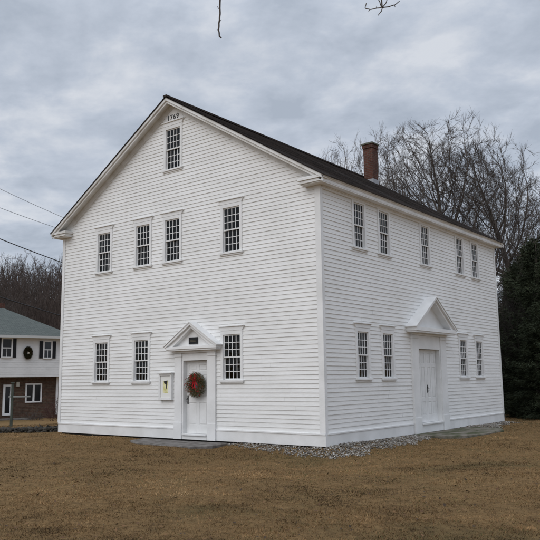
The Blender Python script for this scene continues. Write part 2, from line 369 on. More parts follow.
def cladding(u0, u1, z0, z1, opens, lim, seed, place):
    rs = random.Random(seed); mb = MB(); ph = [rs.uniform(0,6.28) for _ in range(4)]
    n = int(round((z1-z0)/.107)); e = (z1-z0)/n
    jit = [rs.uniform(-.006,.006) for _ in range(n+1)]; jit[0]=jit[-1]=0
    rowph = [rs.uniform(0,6.28) for _ in range(n+1)]
    def zr(i,u): return z0+i*e+jit[i]+.004*math.sin(u*.55+ph[0]+i*.13)+.002*math.sin(u*1.7+rowph[i])
    for i in range(n):
        za, zb = z0+i*e, z0+(i+1)*e
        cuts = sorted({0.,1.}|{min(1,max(0,(z-za)/(zb-za))) for o in opens for z in o[2:4] if za<z<zb})
        # board lengths
        ends = [u0]; 
        while ends[-1] < u1: ends.append(min(u1, ends[-1]+rs.uniform(1.6,4.2)))
        boards = [(ends[k], ends[k+1], rs.uniform(-.001,.0015)) for k in range(len(ends)-1)]
        for t0,t1 in zip(cuts, cuts[1:]):
            zm = za+(t0+t1)/2*(zb-za); iv = [(u0,u1)]
            for o in opens:
                if o[2] < zm < o[3]:
                    nv = []
                    for a,b in iv:
                        if o[1]<=a or o[0]>=b: nv.append((a,b)); continue
                        if a<o[0]: nv.append((a,o[0]))
                        if o[1]<b: nv.append((o[1],b))
                    iv = nv
            for a,b in iv:
                for ba,bb,off in boards:
                    p,q = max(a,ba),min(b,bb)
                    if q-p < .002: continue
                    if p==ba and ba>u0: p += .0007
                    k = max(1,int((q-p)/.6)); us = [p+(q-p)*j/k for j in range(k+1)]
                    for c,d in zip(us,us[1:]):
                        def Z(t,u): return zr(i,u)*(1-t)+zr(i+1,u)*t
                        def O(t): return .023*(1-t)+.009*t+off
                        la, lb = lim(Z(t0,c)), lim(Z(t1,c))
                        cb,db = max(c,la[0]),min(d,la[1]); ct,dt = max(c,lb[0]),min(d,lb[1])
                        if cb>=db: continue
                        if ct>=dt: ct=dt=(max(cb,min(db,ct)))
                        mb.poly([place(cb,O(t0),Z(t0,cb)),place(db,O(t0),Z(t0,db)),place(dt,O(t1),Z(t1,dt)),place(ct,O(t1),Z(t1,ct))])
                        if t0==0: mb.poly([place(cb,.006,Z(0,cb)),place(db,.006,Z(0,db)),place(db,O(0),Z(0,db)),place(cb,O(0),Z(0,cb))])
    return mb
nolim = lambda z:(-99,99)
def glim(z):
    if z <= 6.35: return (-99,99)
    w = (9.85-z)/SL; return (-5.2-w, -5.2+w)
pF = lambda u,o,z:(u,-o,z); pS = lambda u,o,z:(o,u,z)
BASE = .30
mb = cladding(-W, 0, BASE, 9.75, openF, glim, 1, pF); mb.build('gable_wall', CLAP, MH, off=MO)
mb = cladding(0, D, BASE, H+.02, openS, nolim, 2, pS); mb.build('side_wall', CLAP, MH, off=MO)
mb = cladding(0, D, BASE, H+.02, [], nolim, 3, lambda u,o,z:(-W-o,u,z)); mb.build('side_wall', CLAP, MH, off=MO)
mb = cladding(-W, 0, BASE, 9.75, [], glim, 4, lambda u,o,z:(u,D+o,z)); mb.build('gable_wall', CLAP, MH, off=MO)
# inside shell (plaster), with openings
def sheet(opens, u0, u1, z0, z1, place, lim=None):
    us = sorted({u0,u1}|{u for o in opens for u in o[:2]}); zs = sorted({z0,z1}|{z for o in opens for z in o[2:]})
    us = [u for u in us if u0<=u<=u1]; zs = [z for z in zs if z0<=z<=z1]; mb = MB()
    for a,b in zip(us,us[1:]):
        for c,d in zip(zs,zs[1:]):
            um,zm = (a+b)/2,(c+d)/2
            if any(o[0]<um<o[1] and o[2]<zm<o[3] for o in opens): continue
            mb.poly([place(a,c),place(b,c),place(b,d),place(a,d)])
    return mb
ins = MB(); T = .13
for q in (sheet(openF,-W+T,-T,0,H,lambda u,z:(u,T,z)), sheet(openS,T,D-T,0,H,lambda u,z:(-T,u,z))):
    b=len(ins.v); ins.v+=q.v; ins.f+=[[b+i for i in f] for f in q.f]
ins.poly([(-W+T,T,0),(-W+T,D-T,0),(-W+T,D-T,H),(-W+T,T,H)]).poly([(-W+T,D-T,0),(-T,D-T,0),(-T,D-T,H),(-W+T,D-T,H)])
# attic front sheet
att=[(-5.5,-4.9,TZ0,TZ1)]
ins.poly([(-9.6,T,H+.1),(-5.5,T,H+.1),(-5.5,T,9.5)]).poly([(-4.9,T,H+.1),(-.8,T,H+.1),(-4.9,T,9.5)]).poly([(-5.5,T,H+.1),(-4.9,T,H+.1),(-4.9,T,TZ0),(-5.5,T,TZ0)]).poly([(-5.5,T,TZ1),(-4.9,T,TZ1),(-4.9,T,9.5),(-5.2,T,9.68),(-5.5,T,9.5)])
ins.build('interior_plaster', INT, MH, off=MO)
fl = MB().box(-W+T,-T,T,D-T,.08,.13).box(-W+T,-T,T,D-T,H-.02,H+.05)
fl.box(-W+T,-2.6,6.5,D-T,3.0,3.15).box(-W+T,-W+3.,T,6.5,3.0,3.15)       # floor, ceiling, gallery
for k in range(7): fl.box(-8.6,-1.6,3.2+k*.95,3.26+k*.95,.13,1.05)       # pews
fl.build('interior_woodwork', INTW, MH, off=MO)
# foundation + water table + corner boards
fo = MB().box(-W+.07,-.07,.07,D-.07,-.4,-.0); fo.build('foundation', FOUND, MH, off=MO)
wt = MB()
for a,b in ((-W,-4.99),(-3.47,.045)): wt.box(a-.0,b,-.045,.05,0,BASE-.035).box(a,b,-.06,.05,BASE-.035,BASE+.004)
for a,b in ((.05,4.48),(6.80,D+.0)): wt.box(-.05,.045,a,b,0,BASE-.035).box(-.05,.06,a,b,BASE-.035,BASE+.004)
wt.box(-W-.04,-W+.05,0,D,0,BASE); wt.box(-W,0,D-.05,D+.04,0,BASE)
wt.build('water_table', TRIM, MH, off=MO, bevel=.004)
for (cx,cy,sx,sy) in ((0,0,1,-1),(-W,0,-1,-1),(0,D,1,1),(-W,D,-1,1)):
    cb = MB(); o_ = .042; wd = .085 if cx else .125; ws = .075
    x0,x1 = sorted((cx+sx*o_, cx-sx*wd)); y0,y1 = sorted((cy+sy*o_, cy+sy*(o_-.03)))
    z0 = BASE+.006
    cb.box(x0,x1,y0,y1,z0,H)
    x2,x3 = sorted((cx+sx*o_, cx+sx*(o_-.03))); y2,y3 = sorted((cy+sy*(o_-.032), cy-sy*ws))
    cb.box(x2,x3,y2,y3,z0,H)
    cb.build('corner_board', TRIM, MH, off=MO, bevel=.004)
# roof
def uvroof(pts4, name, th=.05):
    pass
rf = MB(); y0,y1 = -.37,D+.37; xe = .33
me_faces=[]
NR = 44
def roof_side(s):       # stepped courses so that the roof edge and surface carry real relief
    mbx = MB(); L = 5.2+xe
    n = 40
    for i in range(n):
        a,b = i/n,(i+1)/n
        xa,xb = -5.2+s*L*(1-a), -5.2+s*L*(1-b)
        za,zb = roofz(xa),roofz(xb)
        yy = [y0+(y1-y0)*k/30 for k in range(31)]
        for c,d in zip(yy,yy[1:]):
            w1 = .008*math.sin(c*1.1+i*.05)+.006*math.sin(c*2.7); w2 = .008*math.sin(d*1.1+i*.05)+.006*math.sin(d*2.7)
            mbx.poly([(xa,c,za+w1),(xa,d,za+w2),(xb,d,zb-.012+w2),(xb,c,zb-.012+w1)])
            mbx.poly([(xa,c,za-.02+w1),(xa,d,za-.02+w2),(xa,d,za+w2),(xa,c,za+w1)])
    return mbx
for s in (1,-1):
    q = roof_side(s); b=len(rf.v); rf.v+=q.v; rf.f+=[[b+i for i in f] for f in q.f]
# black edges (underside board and verge)
for s in (1,-1):
    xa = -5.2+s*(5.2+xe)
    rf.prism([(-5.2,10.0-.022),(xa,roofz(xa)-.022),(xa,roofz(xa)-.034),(-5.2,10.0-.034)], y0, y1)
rf.box(-5.27,-5.13,y0-.02,y1+.02,9.975,10.03)
ro = rf.build('roof', ROOF, MH, off=MO)
uv = ro.data.uv_layers.new(name='UVMap')
for lp in ro.data.loops:
    c = ro.data.vertices[lp.vertex_index].co; uv.data[lp.index].uv = (c.y, c.x*1.17)
# chimney, sub-part of the roof
ch = MB(); cx,cy,hw = -4.72,10.92,.215
CO = Vector((cx,cy,9.0))
ch.box(cx-hw,cx+hw,cy-hw,cy+hw,9.3,11.08).box(cx-hw-.035,cx+hw+.035,cy-hw-.035,cy+hw+.035,11.08,11.23)
c1 = ch.build('chimney', CHIM, ro, off=MO)
CAPM = noisy('mossy_mortar_cap', (.06,.065,.045),(.14,.14,.11),5,.9)
MB().box(cx-hw-.07,cx+hw+.07,cy-hw-.07,cy+hw+.07,11.23,11.29).box(cx-hw+.03,cx+hw-.03,cy-hw+.03,cy+hw-.03,11.29,11.34).build('chimney_cap', CAPM, ro, off=MO)
MB().box(cx-hw-.015,cx+hw+.015,cy-hw-.015,cy+hw+.015,9.35,roofz(cx-hw)-.10).build('flashing', mat('lead_flashing',(.32,.33,.35),.5), ro, off=MO)
# eave cornices (both long sides)
for s,xw in ((1,0.),(-1,-W)):
    X_ = lambda v: xw+s*v
    cn = MB(); ya,yb = -.30,D+.30
    def bx(m_,a,b,y0_,y1_,z0_,z1_): m_.box(min(X_(a),X_(b)),max(X_(a),X_(b)),y0_,y1_,z0_,z1_)
    bx(cn,-.05,.255,ya+.03,yb-.03,6.40,6.425)         # soffit
    cn.prism([], 0,0) if False else None
    bx(cn,.225,.262,ya+.0,yb,6.425,6.50)              # fascia
    # crown moulding: profile in (x,z)
    P = [(.225,6.50),(.27,6.50),(.285,6.525),(.29,6.555),(.315,6.575),(.315,roofz(.315)-.058),(.225,roofz(.225)-.058)]
    cn.prism([(X_(a),z) for a,z in P], ya-.03, yb+.03)
    bx(cn,.0,.055,.045,D-.045,6.32,6.40); bx(cn,.0,.085,.045,D-.045,6.375,6.399)   # frieze + bed mould
    cn.build('cornice', TRIM, MH, off=MO, bevel=.003)
# returns on the gables + rake trim
for yw,s in ((0.,-1),(D,1)):
    Yo = lambda v: yw+s*v
    rk = MB()
    def bx(a,b,o0,o1,z0_,z1_): rk.box(a,b,min(Yo(o0),Yo(o1)),max(Yo(o0),Yo(o1)),z0_,z1_)
    for side in (1,-1):
        xa = 0.225 if side>0 else -W-.225; xb = -.40 if side>0 else -W+.40
        a,b = min(xa,xb),max(xa,xb)
        bx(a,b,-.02,.262,6.402,6.424); bx(a,b,-.02,.30,6.426,6.50)
        bx(min(xa,xb-.05*side),max(xa,xb-.05*side),-.02,.33,6.502,6.575)
        rk.prism([(a,6.577),(b,6.577),(b,6.60),(a,6.60)],Yo(-.02),Yo(.28))
        # rake frieze against wall, soffit and fascia
        for (t0,t1,o0,o1) in ((.036,.30,-.01,.045),(.036,.10,.045,.30),(.036,.20,.262,.30),(.036,.125,.30,.345),(.30,.335,.0,.028)):
            x0_ = -5.2; x1_ = (.30 if side>0 else -W-.30)
            P = [(x0_,roofz(x0_)-t0),(x1_,roofz(x1_)-t0),(x1_,roofz(x1_)-t1),(x0_,roofz(x0_)-t1)]
            if o0 < .05 and o1<.05: 
                x1_ = (-.02 if side>0 else -W+.02); P[1]=(x1_,roofz(x1_)-t0); P[2]=(x1_,roofz(x1_)-t1)
            rk.prism(P, Yo(o0), Yo(o1))
    rk.build('rake_trim', RAKE if s<0 else TRIM, MH, off=MO, bevel=.003)

# windows ------------------------------------------------
RND=random.Random(17)
def window(hw, h, header, name='window'):
    """local frame: x along the wall, -y outward, z up from the glass opening's foot"""
    root = MB()     # casing = the window part's own mesh
    c = .085
    root.box(-hw-c,-hw,-.045,.13,0,h).box(hw,hw+c,-.045,.13,0,h).box(-hw-c,hw+c,-.045,.13,h,h+(.10 if header else .07))
    o = root.build(name, TRIM, MH, bevel=.003)
    MB().box(-hw-c-.04,hw+c+.04,-.08,.12,-.05,0).box(-hw-c-.01,hw+c+.01,-.05,.0,-.09,-.052).build('sill', TRIM, o, bevel=.004)
    if header:
        MB().prism([(-hw-c+.005,h+.102),(hw+c-.005,h+.102),(hw+c+.06,h+.21),(-hw-c-.06,h+.21)],-.052,.0).box(-hw-c-.075,hw+c+.075,-.085,.0,h+.21,h+.235).build('window_header', TRIM, o, bevel=.003)
    # sashes
    def sash(z0,z1,y,nm):
        s = MB(); f=.028
        s.box(-hw+.002,-hw+f,y,y+.03,z0,z1).box(hw-f,hw-.002,y,y+.03,z0,z1).box(-hw+f,hw-f,y,y+.03,z0,z0+f+.008).box(-hw+f,hw-f,y,y+.03,z1-f,z1)
        a,b = -hw+f, hw-f; za,zb = z0+f+.008, z1-f; mw=.0085
        for k in range(1,4): x=a+(b-a)*k/4; s.box(x-mw,x+mw,y+.003,y+.026,za,zb)
        for k in range(1,3): z=za+(zb-za)*k/3; s.box(a,b,y+.005,y+.024,z-mw,z+mw)
        s.build(nm, TRIM, o)
        g = MB()
        for i in range(4):
            for j in range(3):
                xa,xb = a+(b-a)*i/4,a+(b-a)*(i+1)/4; zc,zd = za+(zb-za)*j/3,za+(zb-za)*(j+1)/3; q=[y+.016+RND.uniform(-.005,.005) for _ in range(3)]; q.append(q[0]+q[2]-q[1])
                g.poly([(xa,q[0],zc),(xb,q[1],zc),(xb,q[2],zd),(xa,q[3],zd)])
        g.build('pane', GLASS, o)
    m_ = h*.5
    sash(m_-.018, h-.002, -.012, 'sash'); sash(.002, m_+.018, .022, 'sash')
    return o
def put(proto, first, u, z, side):
    o = proto if first else copy_tree(proto, MH)
    p = Vector((u,0,z)) if not side else Vector((0,u,z))
    o.location = p-MO; o.rotation_euler = (0,0,math.pi/2 if side else 0); return o
w1 = window(FHW, AZ1-AZ0, True)
for i,u in enumerate(lowF): put(w1,i==0,u,AZ0,False)
w2 = window(FHW, UZ1-UZ0, True)
for i,u in enumerate(upF): put(w2,i==0,u,UZ0,False)
put(w2,False,-5.2,TZ0,False)
w3 = window(SHW, AZ1-AZ0, True)
for i,u in enumerate(lowS): put(w3,i==0,u,AZ0,True)
w4 = window(SHW, UZ1-UZ0-.03, False)
for i,u in enumerate(upS): put(w4,i==0,u,UZ0,True)

# date board with numerals in the gable peak
MB().prism([(-5.66,TZ1+.245),(-4.74,TZ1+.245),(-4.98,9.69),(-5.2,9.79),(-5.42,9.69)][:5],-.034,0).build('date_board', TRIM, MH, off=MO)
def text_mesh(body, size, name, M, parent, loc, rot, ex=.004, bold=.0, spacing=1.):
    cu = bpy.data.curves.new(name,'FONT'); cu.body = body; cu.size = size; cu.extrude = ex; cu.offset = bold; cu.align_x='CENTER'; cu.space_character = spacing
    t = bpy.data.objects.new(name, cu); COL.objects.link(t)
    dg = bpy.context.evaluated_depsgraph_get(); me = bpy.data.meshes.new_from_object(t.evaluated_get(dg)); COL.objects.unlink(t); bpy.data.objects.remove(t)
    me.materials.clear(); me.materials.append(M); o = bpy.data.objects.new(name, me); o.location = loc; o.rotation_euler = rot; return link(o, parent)
text_mesh('1769', .23, 'date_numerals', NUM, MH, Vector((-5.2,-.040,9.365))-MO, (math.pi/2,0,0), spacing=1.12)

# door surrounds
def surround(kind, cu_, ohw, ihw, z0, ztop, zfr, phw, pend, papex, proj, side):
    """x along the wall about the door's centre, -y outward"""
    ang = math.pi/2 if side else 0
    base = (Vector((cu_,0,0)) if not side else Vector((0,cu_,0)))-MO
    def fin(mb_, nm, M=TRIM, par=None, bevel=.003, smooth=False):
        o = mb_.build(nm, M, par or MH, bevel=bevel, smooth=smooth)
        if par is None: o.location = base; o.rotation_euler = (0,0,ang)
        return o
    for s in (-1,1):
        a = MB(); x0,x1 = sorted((s*(ihw+.05), s*ohw))
        a.box(x0,x1,-.085,0,.45,zfr-.16).box(x0-.012,x1+.012,-.10,0,0,.45).box(x0-.015,x1+.015,-.10,0,zfr-.16,zfr-.10).box(x0-.006,x1+.006,-.09,0,zfr-.10,zfr-.062)
        xm=(x0+x1)/2
        fin(a,'pilaster')
        j = MB(); x0,x1 = sorted((s*ihw, s*(ihw+.05))); j.box(x0,x1,-.06,.2,0,ztop+.0); fin(j,'door_jamb')
    f = MB(); f.box(-ihw-.05,ihw+.05,-.062,.0,ztop+.0,zfr-.062).box(-ihw,ihw,-.055,.2,ztop,ztop+.03).box(-ohw,ohw,-.115,0,zfr-.06,zfr-.002); fin(f,'door_frieze')
    t = MB(); t.box(-ihw,ihw,-.07,.2,0,z0-.04).box(-ihw,ihw,-.11,.2,z0-.04,z0); fin(t,'threshold')
    # pediment
    p = MB(); zb = zfr; e = phw
    sl = (papex-pend)/e
    p.box(-e+.05,e-.05,-proj+.03,0,zb,zb+.045).box(-e+.02,e-.02,-proj,0,zb+.045,pend-.012)
    p.box(-e+.10,e-.10,-proj*.5,0,zb-.0,zb+.001) if False else None
    th = .13
    for s in (-1,1):
        p.prism([(s*e,pend),(0,papex),(0,papex-th*.55),(s*(e-.02),pend-th*.55+.02)],-proj-.012,0)
        p.prism([(s*(e-.07),pend-.012),(0,papex-th*.5),(0,papex-th*1.15),(s*(e-.28),pend-.012)],-proj+.045,0)
    o = fin(p,'pediment')
    MB().prism([(-e+.12,pend-.02),(e-.12,pend-.02),(0,papex-th-.02)],-.10,-.001).build('tympanum', TRIM, o)
    r = MB()
    for s in (-1,1): r.prism([(s*(e+.03),pend-.02+.004),(0,papex+.004),(0,papex+.026),(s*(e+.03),pend+.004)],-proj-.03,0)
    r.build('pediment_roof', noisy('pediment_roof_metal',(.55,.55,.54),(.68,.68,.68),4,.5) if False else TRIM, o)
    return o
pedF = surround('f', -4.24, .77, .45, .15, 2.15, 2.42, 1.0, 2.55, 3.19, .27, False)
pedS = surround('s', 5.67, 1.15, .70, .27, 2.44, 2.90, 1.40, 3.07, 4.00, .36, True)
pl = MB().box(-.175,.165,-.125,-.10,2.60,2.785); plo = pl.build('plaque', mat('black_plaque',(.012,.012,.013),.4), pedF)
MB().box(-.11,.10,-.128,-.1255,2.665,2.677).box(-.12,.11,-.128,-.1255,2.70,2.712).build('plaque_lettering', mat('dull_brass',(.09,.08,.05),.5), pedF)
def door(parent_base, side, w, h, z0, cols, rows, handle_x, leafs=1):
    y = .085; mb = MB(); mb.box(-w/2,w/2,y+.012,y+.045,0,h)
    for L in range(leafs):
        a = -w/2+L*w/leafs+(.002 if L else 0); b = -w/2+(L+1)*w/leafs-(.002 if L<leafs-1 else 0)
        st=.095; cw=(b-a-st)/cols
        for k in range(cols+1): mb.box(a+k*cw, a+k*cw+st, y, y+.012, 0, h)
        for r0,r1 in rows:
            for k in range(cols): mb.box(a+k*cw+st, a+(k+1)*cw, y, y+.012, r0*h, r1*h)
        # raised fields
        gaps = list(zip([r[1] for r in rows],[r[0] for r in rows[1:]]))
        for g0,g1 in gaps:
            for k in range(cols): mb.box(a+k*cw+st+.03, a+(k+1)*cw-.03, y+.005, y+.0125, g0*h+.03, g1*h-.03)
    o = mb.build('door', TRIM, MH, bevel=.003)
    o.location = parent_base; o.rotation_euler=(0,0,math.pi/2 if side else 0)
    hd = MB().box(handle_x-.022,handle_x+.022,y-.006,y,h*.40,h*.40+.24)
    hd.tube([(handle_x,y-.004,h*.40+.04),(handle_x,y-.05,h*.40+.06),(handle_x,y-.055,h*.40+.13),(handle_x,y-.004,h*.40+.17)],.011,8)
    hd.build('door_handle', BLACK, o)
    return o
door(Vector((-4.24+.0-.02,0,.155))-MO, False, .885, 1.99, .15, 2, [(0,.12),(.42,.50),(.80,.86),(.94,1)], -.375)
door(Vector((0,5.67,.275))-MO, True, 1.385, 2.16, .27, 2, [(0,.10),(.28,.335),(.76,.81),(.95,1)], .05, 2)

# wreath hanging on the front door
def wreath(name, loc, rz, ro_, ri, seed, bow=True, dark=False, squash=1.):
    rs = np.random.RandomState(seed); root = empty(name, loc, rz)
    n = 5200 if not dark else 9000
    th = rs.rand(n)*2*np.pi; rr = (ro_+ri)/2; tr = (ro_-ri)/2
    ph = rs.rand(n)*2*np.pi; q = tr*np.sqrt(rs.rand(n))*.85
    cxn,cyn,czn = (rr+q*np.cos(ph))*np.cos(th), -tr*.8-q*np.sin(ph)*.8, (rr+q*np.cos(ph))*np.sin(th)*squash
    d = rs.randn(n,3)+np.stack([np.cos(th)*1.2,-.8+0*th,np.sin(th)*1.2],1)+np.stack([-np.sin(th),0*th,np.cos(th)],1)*1.3; d/=np.linalg.norm(d,axis=1)[:,None]
    L = (.045+.03*rs.rand(n))[:,None]*(ro_/.38); sdv = np.cross(d, rs.randn(n,3)); sdv/=np.linalg.norm(sdv,axis=1)[:,None]
    c = np.stack([cxn,cyn,czn],1); wv=.0045*(ro_/.38)*(2.2 if dark else 1)
    P = np.stack([c-sdv*wv,c+sdv*wv,c+d*L],1).reshape(-1,3)
    pal = np.array([(.075,.088,.033),(.13,.12,.05),(.055,.06,.027),(.20,.095,.045)]); k = rs.choice(4,n,p=[.35,.3,.17,.18])
    if dark: pal*=.35
    cc = np.repeat(pal[k]*(.7+.6*rs.rand(n))[:,None],3,0)
    np_mesh('greenery', P, np.arange(len(P)).reshape(-1,3), attr_mat('wreath_needle',.7), root, cols=cc)
    if bow:
        red = noisy('red_ribbon',(.48,.012,.018),(.62,.025,.035),8,.55)
        b = MB(); bx_,bz = -.07, .17
        def rib(pts, w):
            pts=[Vector(p) for p in pts]
            for i in range(len(pts)-1):
                a,c_=pts[i],pts[i+1]; t=(c_-a).normalized(); s_=Vector((t.z,0,-t.x))*w/2
                b.poly([a-s_,c_-s_,c_+s_,a+s_]); 
        for sgn in (-1,1):
            for tilt in (.35,-.25,.9):
                pts=[(bx_+sgn*(.13*math.sin(t*math.pi))*math.cos(tilt)*(1), -.14-.05*math.sin(2*math.pi*t), bz+.13*math.sin(t*math.pi)*math.sin(tilt)+.03*math.sin(2*math.pi*t)) for t in [i/10 for i in range(11)]]
                for a_,c_ in zip(pts,pts[1:]):
                    b.poly([(a_[0],a_[1],a_[2]-.026),(c_[0],c_[1],c_[2]-.026),(c_[0],c_[1]-.004,c_[2]+.026),(a_[0],a_[1]-.004,a_[2]+.026)])
        for dx,ln in ((-.02,.30),(.05,.36),(.11,.25)):
            pts=[(bx_+dx*i/3+.008*math.sin(i*1.5),-.15-.012*math.sin(i*2),bz-ln*i/6) for i in range(7)]
            for a_,c_ in zip(pts,pts[1:]): b.poly([(a_[0]-.026,a_[1],a_[2]),(a_[0]+.026,a_[1]-.01,a_[2]),(c_[0]+.026,c_[1]-.01,c_[2]),(c_[0]-.026,c_[1],c_[2])])
        b.box(bx_-.03,bx_+.03,-.185,-.14,bz-.03,bz+.035)
        b.build('bow', red, root)
        nb = 150; t = rs.rand(nb)*2*np.pi; q=rr+tr*(rs.rand(nb)*2-1)*1.05
        bias = rs.rand(nb) < .35+.65*(np.cos(t-2.6)>-.2); t,q=t[bias],q[bias]
        V,F = rocks(q*np.cos(t), -tr*1.4-rs.rand(len(t))*.04, q*np.sin(t), np.full(len(t),.011), rs, .95)
        np_mesh('berries', V, F, mat('red_berry',(.30,.018,.015),.3), root)['kind']='stuff'
    else:
        MB().box(-.04,.05,-.20,-.16,-.06,.04).build('bow', mat('pale_ribbon',(.5,.45,.35),.6), root)
    return root
wr = wreath('door_wreath', (-4.21,.075,1.48), 0, .365, .07, 8)
tag(wr, 'evergreen wreath with red bow and berries hanging on the white gable door', 'wreath')
# notice box on the gable wall
nbx = empty('notice_box', (-5.37,-.0,1.06)); tag(nbx,'small white framed notice box holding a cream poster beside the gable door','notice box')
q = MB().box(-.26,-.20,-.11,0.0,0,.74).box(.20,.26,-.11,0.0,0,.74).box(-.20,.20,-.11,0.0,0,.06).box(-.20,.20,-.11,0.0,.68,.74).box(-.20,.20,-.04,-.026,.06,.68)
q.build('frame', TRIM, nbx, bevel=.004)
MB().box(-.29,.29,-.16,-.0,.742,.775).build('cap', TRIM, nbx, bevel=.004)
po = MB().box(-.195,.195,-.088,-.042,.065,.675).build('poster', mat('cream_paper',(.80,.80,.77),.8), nbx)
MB().box(-.10,.11,-.0905,-.0885,.20,.54).build('picture', noisy('yellow_green_print',(.58,.55,.22),(.80,.77,.52),9,.7,lo=.4,hi=.6), nbx)
MB().prism([(-.06,.53),(.085,.55),(.075,.42),(.045,.30),(.03,.30),(.03,.44),(-.05,.47)],-.0925,-.0908).build('picture_figure', NUM, nbx)


# ------------------------------------------------------------ the neighbouring house at left
A2 = spot(64.5, 47.5); B2 = spot(-110, 41.5); v = (B2-A2).normalized(); ang2 = math.atan2(-v.y,-v.x)   # local +x towards A2
LEN = (B2-A2).length; gz = -.66
NH = empty('small_house', (A2.x, A2.y, gz), ang2)
tag(NH,'two-storey house with white upper floor, brown brick ground floor and green hipped roof','house')
# local: x from -LEN (left) to 0 (right corner), -y towards viewer, z up
ROOFT=mat('pale_gutter',(.55,.55,.53),.5); WH=noisy('white_siding',(.72,.72,.71),(.80,.80,.79),2,.6)
def mkx(px): # local x of picture column px on the facade line
    # intersect the view column with the facade line
    d = spot(px,1.)-CAM.xy; a = CAM.xy
    # A2 + v*t = a + d*s
    det = v.x*(-d.y)+d.x*v.y; rx,ry = a.x-A2.x,a.y-A2.y
    t = (rx*(-d.y)+d.x*ry)/det; return -t
DP=8.2; z2=2.62; ze=5.22
MB().box(-LEN,0,.35,DP,-.3,z2-.0).build('brick_wall', HBRICK, NH)
u_=MB().box(-LEN-.1,.12,-.25,DP+.1,z2+.002,ze)
for k in range(17): u_.box(-LEN-.11,.13,-.262,-.252,z2+.01+k*.15,z2+.15+k*.15)
u_.build('upper_wall', WH, NH)
e=.45; xr=-2.9; zr_=7.35
P=[(-LEN-e,-.25-e,ze),(.12+e,-.25-e,ze),(.12+e,DP+e,ze),(-LEN-e,DP+e,ze),(-LEN+3.9,DP/2,zr_),(xr,DP/2,zr_)]
rm=MB(); 
rm.poly([P[0],P[1],P[5],P[4]]).poly([P[1],P[2],P[5]]).poly([P[2],P[3],P[4],P[5]]).poly([P[3],P[0],P[4]])
ro2=rm.build('roof', GROOF, NH); uv=ro2.data.uv_layers.new(name='UVMap')
for p in ro2.data.polygons:
    nn=p.normal; t=Vector((-nn.y,nn.x,0)).normalized(); s_=nn.cross(t)
    for li in p.loop_indices:
        c=ro2.data.vertices[ro2.data.loops[li].vertex_index].co; uv.data[li].uv=(c.dot(t),c.dot(s_))
MB().box(-LEN-e,.12+e,-.25-e-.02,-.25-e+.10,ze-.16,ze-.003).box(.12+e-.1,.12+e+.02,-.25-e+.11,DP+e,ze-.16,ze-.003).box(-LEN-e,.12+e-.1,-.25-e+.11,DP+e,ze-.1,ze-.05).build('gutter', ROOFT, NH)
MB().box(xr-.5,xr+.15,DP/2+.2,DP/2+.85,zr_-1.,zr_+.35).build('chimney', CHIM, NH)
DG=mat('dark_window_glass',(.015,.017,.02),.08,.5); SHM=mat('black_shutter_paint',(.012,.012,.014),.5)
def hz(py, dep=46.5): return 1.59+(383.2-py)/FPX*dep-gz
def hwin(px0,px1,zb,zt,yf,shut=(),mull=1,rail=True):
    x0,x1=mkx(px0),mkx(px1); c=.09
    f=MB().box(x0-c,x0,yf-.05,yf,zb-c,zt+c).box(x1,x1+c,yf-.05,yf,zb-c,zt+c).box(x0,x1,yf-.05,yf,zt,zt+c).box(x0,x1,yf-.07,yf,zb-c,zb)
    for k in range(1,mull): xm=x0+(x1-x0)*k/mull; f.box(xm-.06,xm+.06,yf-.045,yf,zb,zt)
    if rail: zm=(zb+zt)/2; f.box(x0,x1,yf-.04,yf-.02,zm-.03,zm+.03); xm=(x0+x1)/2; f.box(xm-.012,xm+.012,yf-.04,yf-.02,zb,zm)
    o=f.build('window',TRIM,NH)
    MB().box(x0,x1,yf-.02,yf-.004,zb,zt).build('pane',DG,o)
    for a,b in shut:
        a,b=mkx(a),mkx(b); s=MB().box(a,b,yf-.045,yf-.003,zb-.05,zt+.05)
        for k in range(14): z=zb+.0+k*(zt-zb)/14; s.box(a+.05,b-.05,yf-.052,yf-.045,z,z+(zt-zb)/14*.6)
        s.build('shutter',SHM,o)
hwin(43,49.5,hz(358.5),hz(343),-.262,((38,41.8),(50.8,54.3)))
hwin(1.5,10,hz(358),hz(341),-.262,((-4,0),(11,15)))
hwin(-45,-38,hz(358),hz(341),-.262,((-50,-46.5),(-36.5,-33)))
hwin(30,43.5,hz(401),hz(385),.35,(),2,False)
hwin(-44,-30,hz(401),hz(385),.35,(),2,False)
x0,x1=mkx(6.7),mkx(15.2); zb,zt=hz(414),hz(384.5)
f=MB().box(x0-.02,x0+.11,.27,.35,zb,zt).box(x1-.11,x1+.02,.27,.35,zb,zt).box(x0+.11,x1-.11,.27,.35,zt-.12,zt).box(x0+.11,x1-.11,.27,.35,zb,zb+.14)
do=f.build('door',TRIM,NH); MB().box(x0+.11,x1-.11,.32,.34,zb+.14,zt-.12).build('pane',DG,do)
xl=mkx(20.3); MB().box(xl-.09,xl+.09,.16,.34,hz(386.5),hz(382)).build('porch_lamp',mat('lamp_glass',(.5,.48,.42),.3),NH)
MB().box(-LEN,mkx(30),-.7,.33,-.28,.08).build('porch_slab', STONE, NH)
xc=mkx(59.5); MB().box(xc-.06,xc+.06,.20,.32,.2,z2-.02).build('downpipe', TRIM, NH)
xw=mkx(26.5); wloc=NH.location+Vector((math.cos(ang2)*xw-math.sin(ang2)*(-.27), math.sin(ang2)*xw+math.cos(ang2)*(-.27), hz(354)))
w2_=wreath('round_wreath', wloc, ang2, .31, .05, 9, bow=False, dark=True, squash=1.4)
tag(w2_,'dark round wreath on the white upper wall of the small house','wreath')

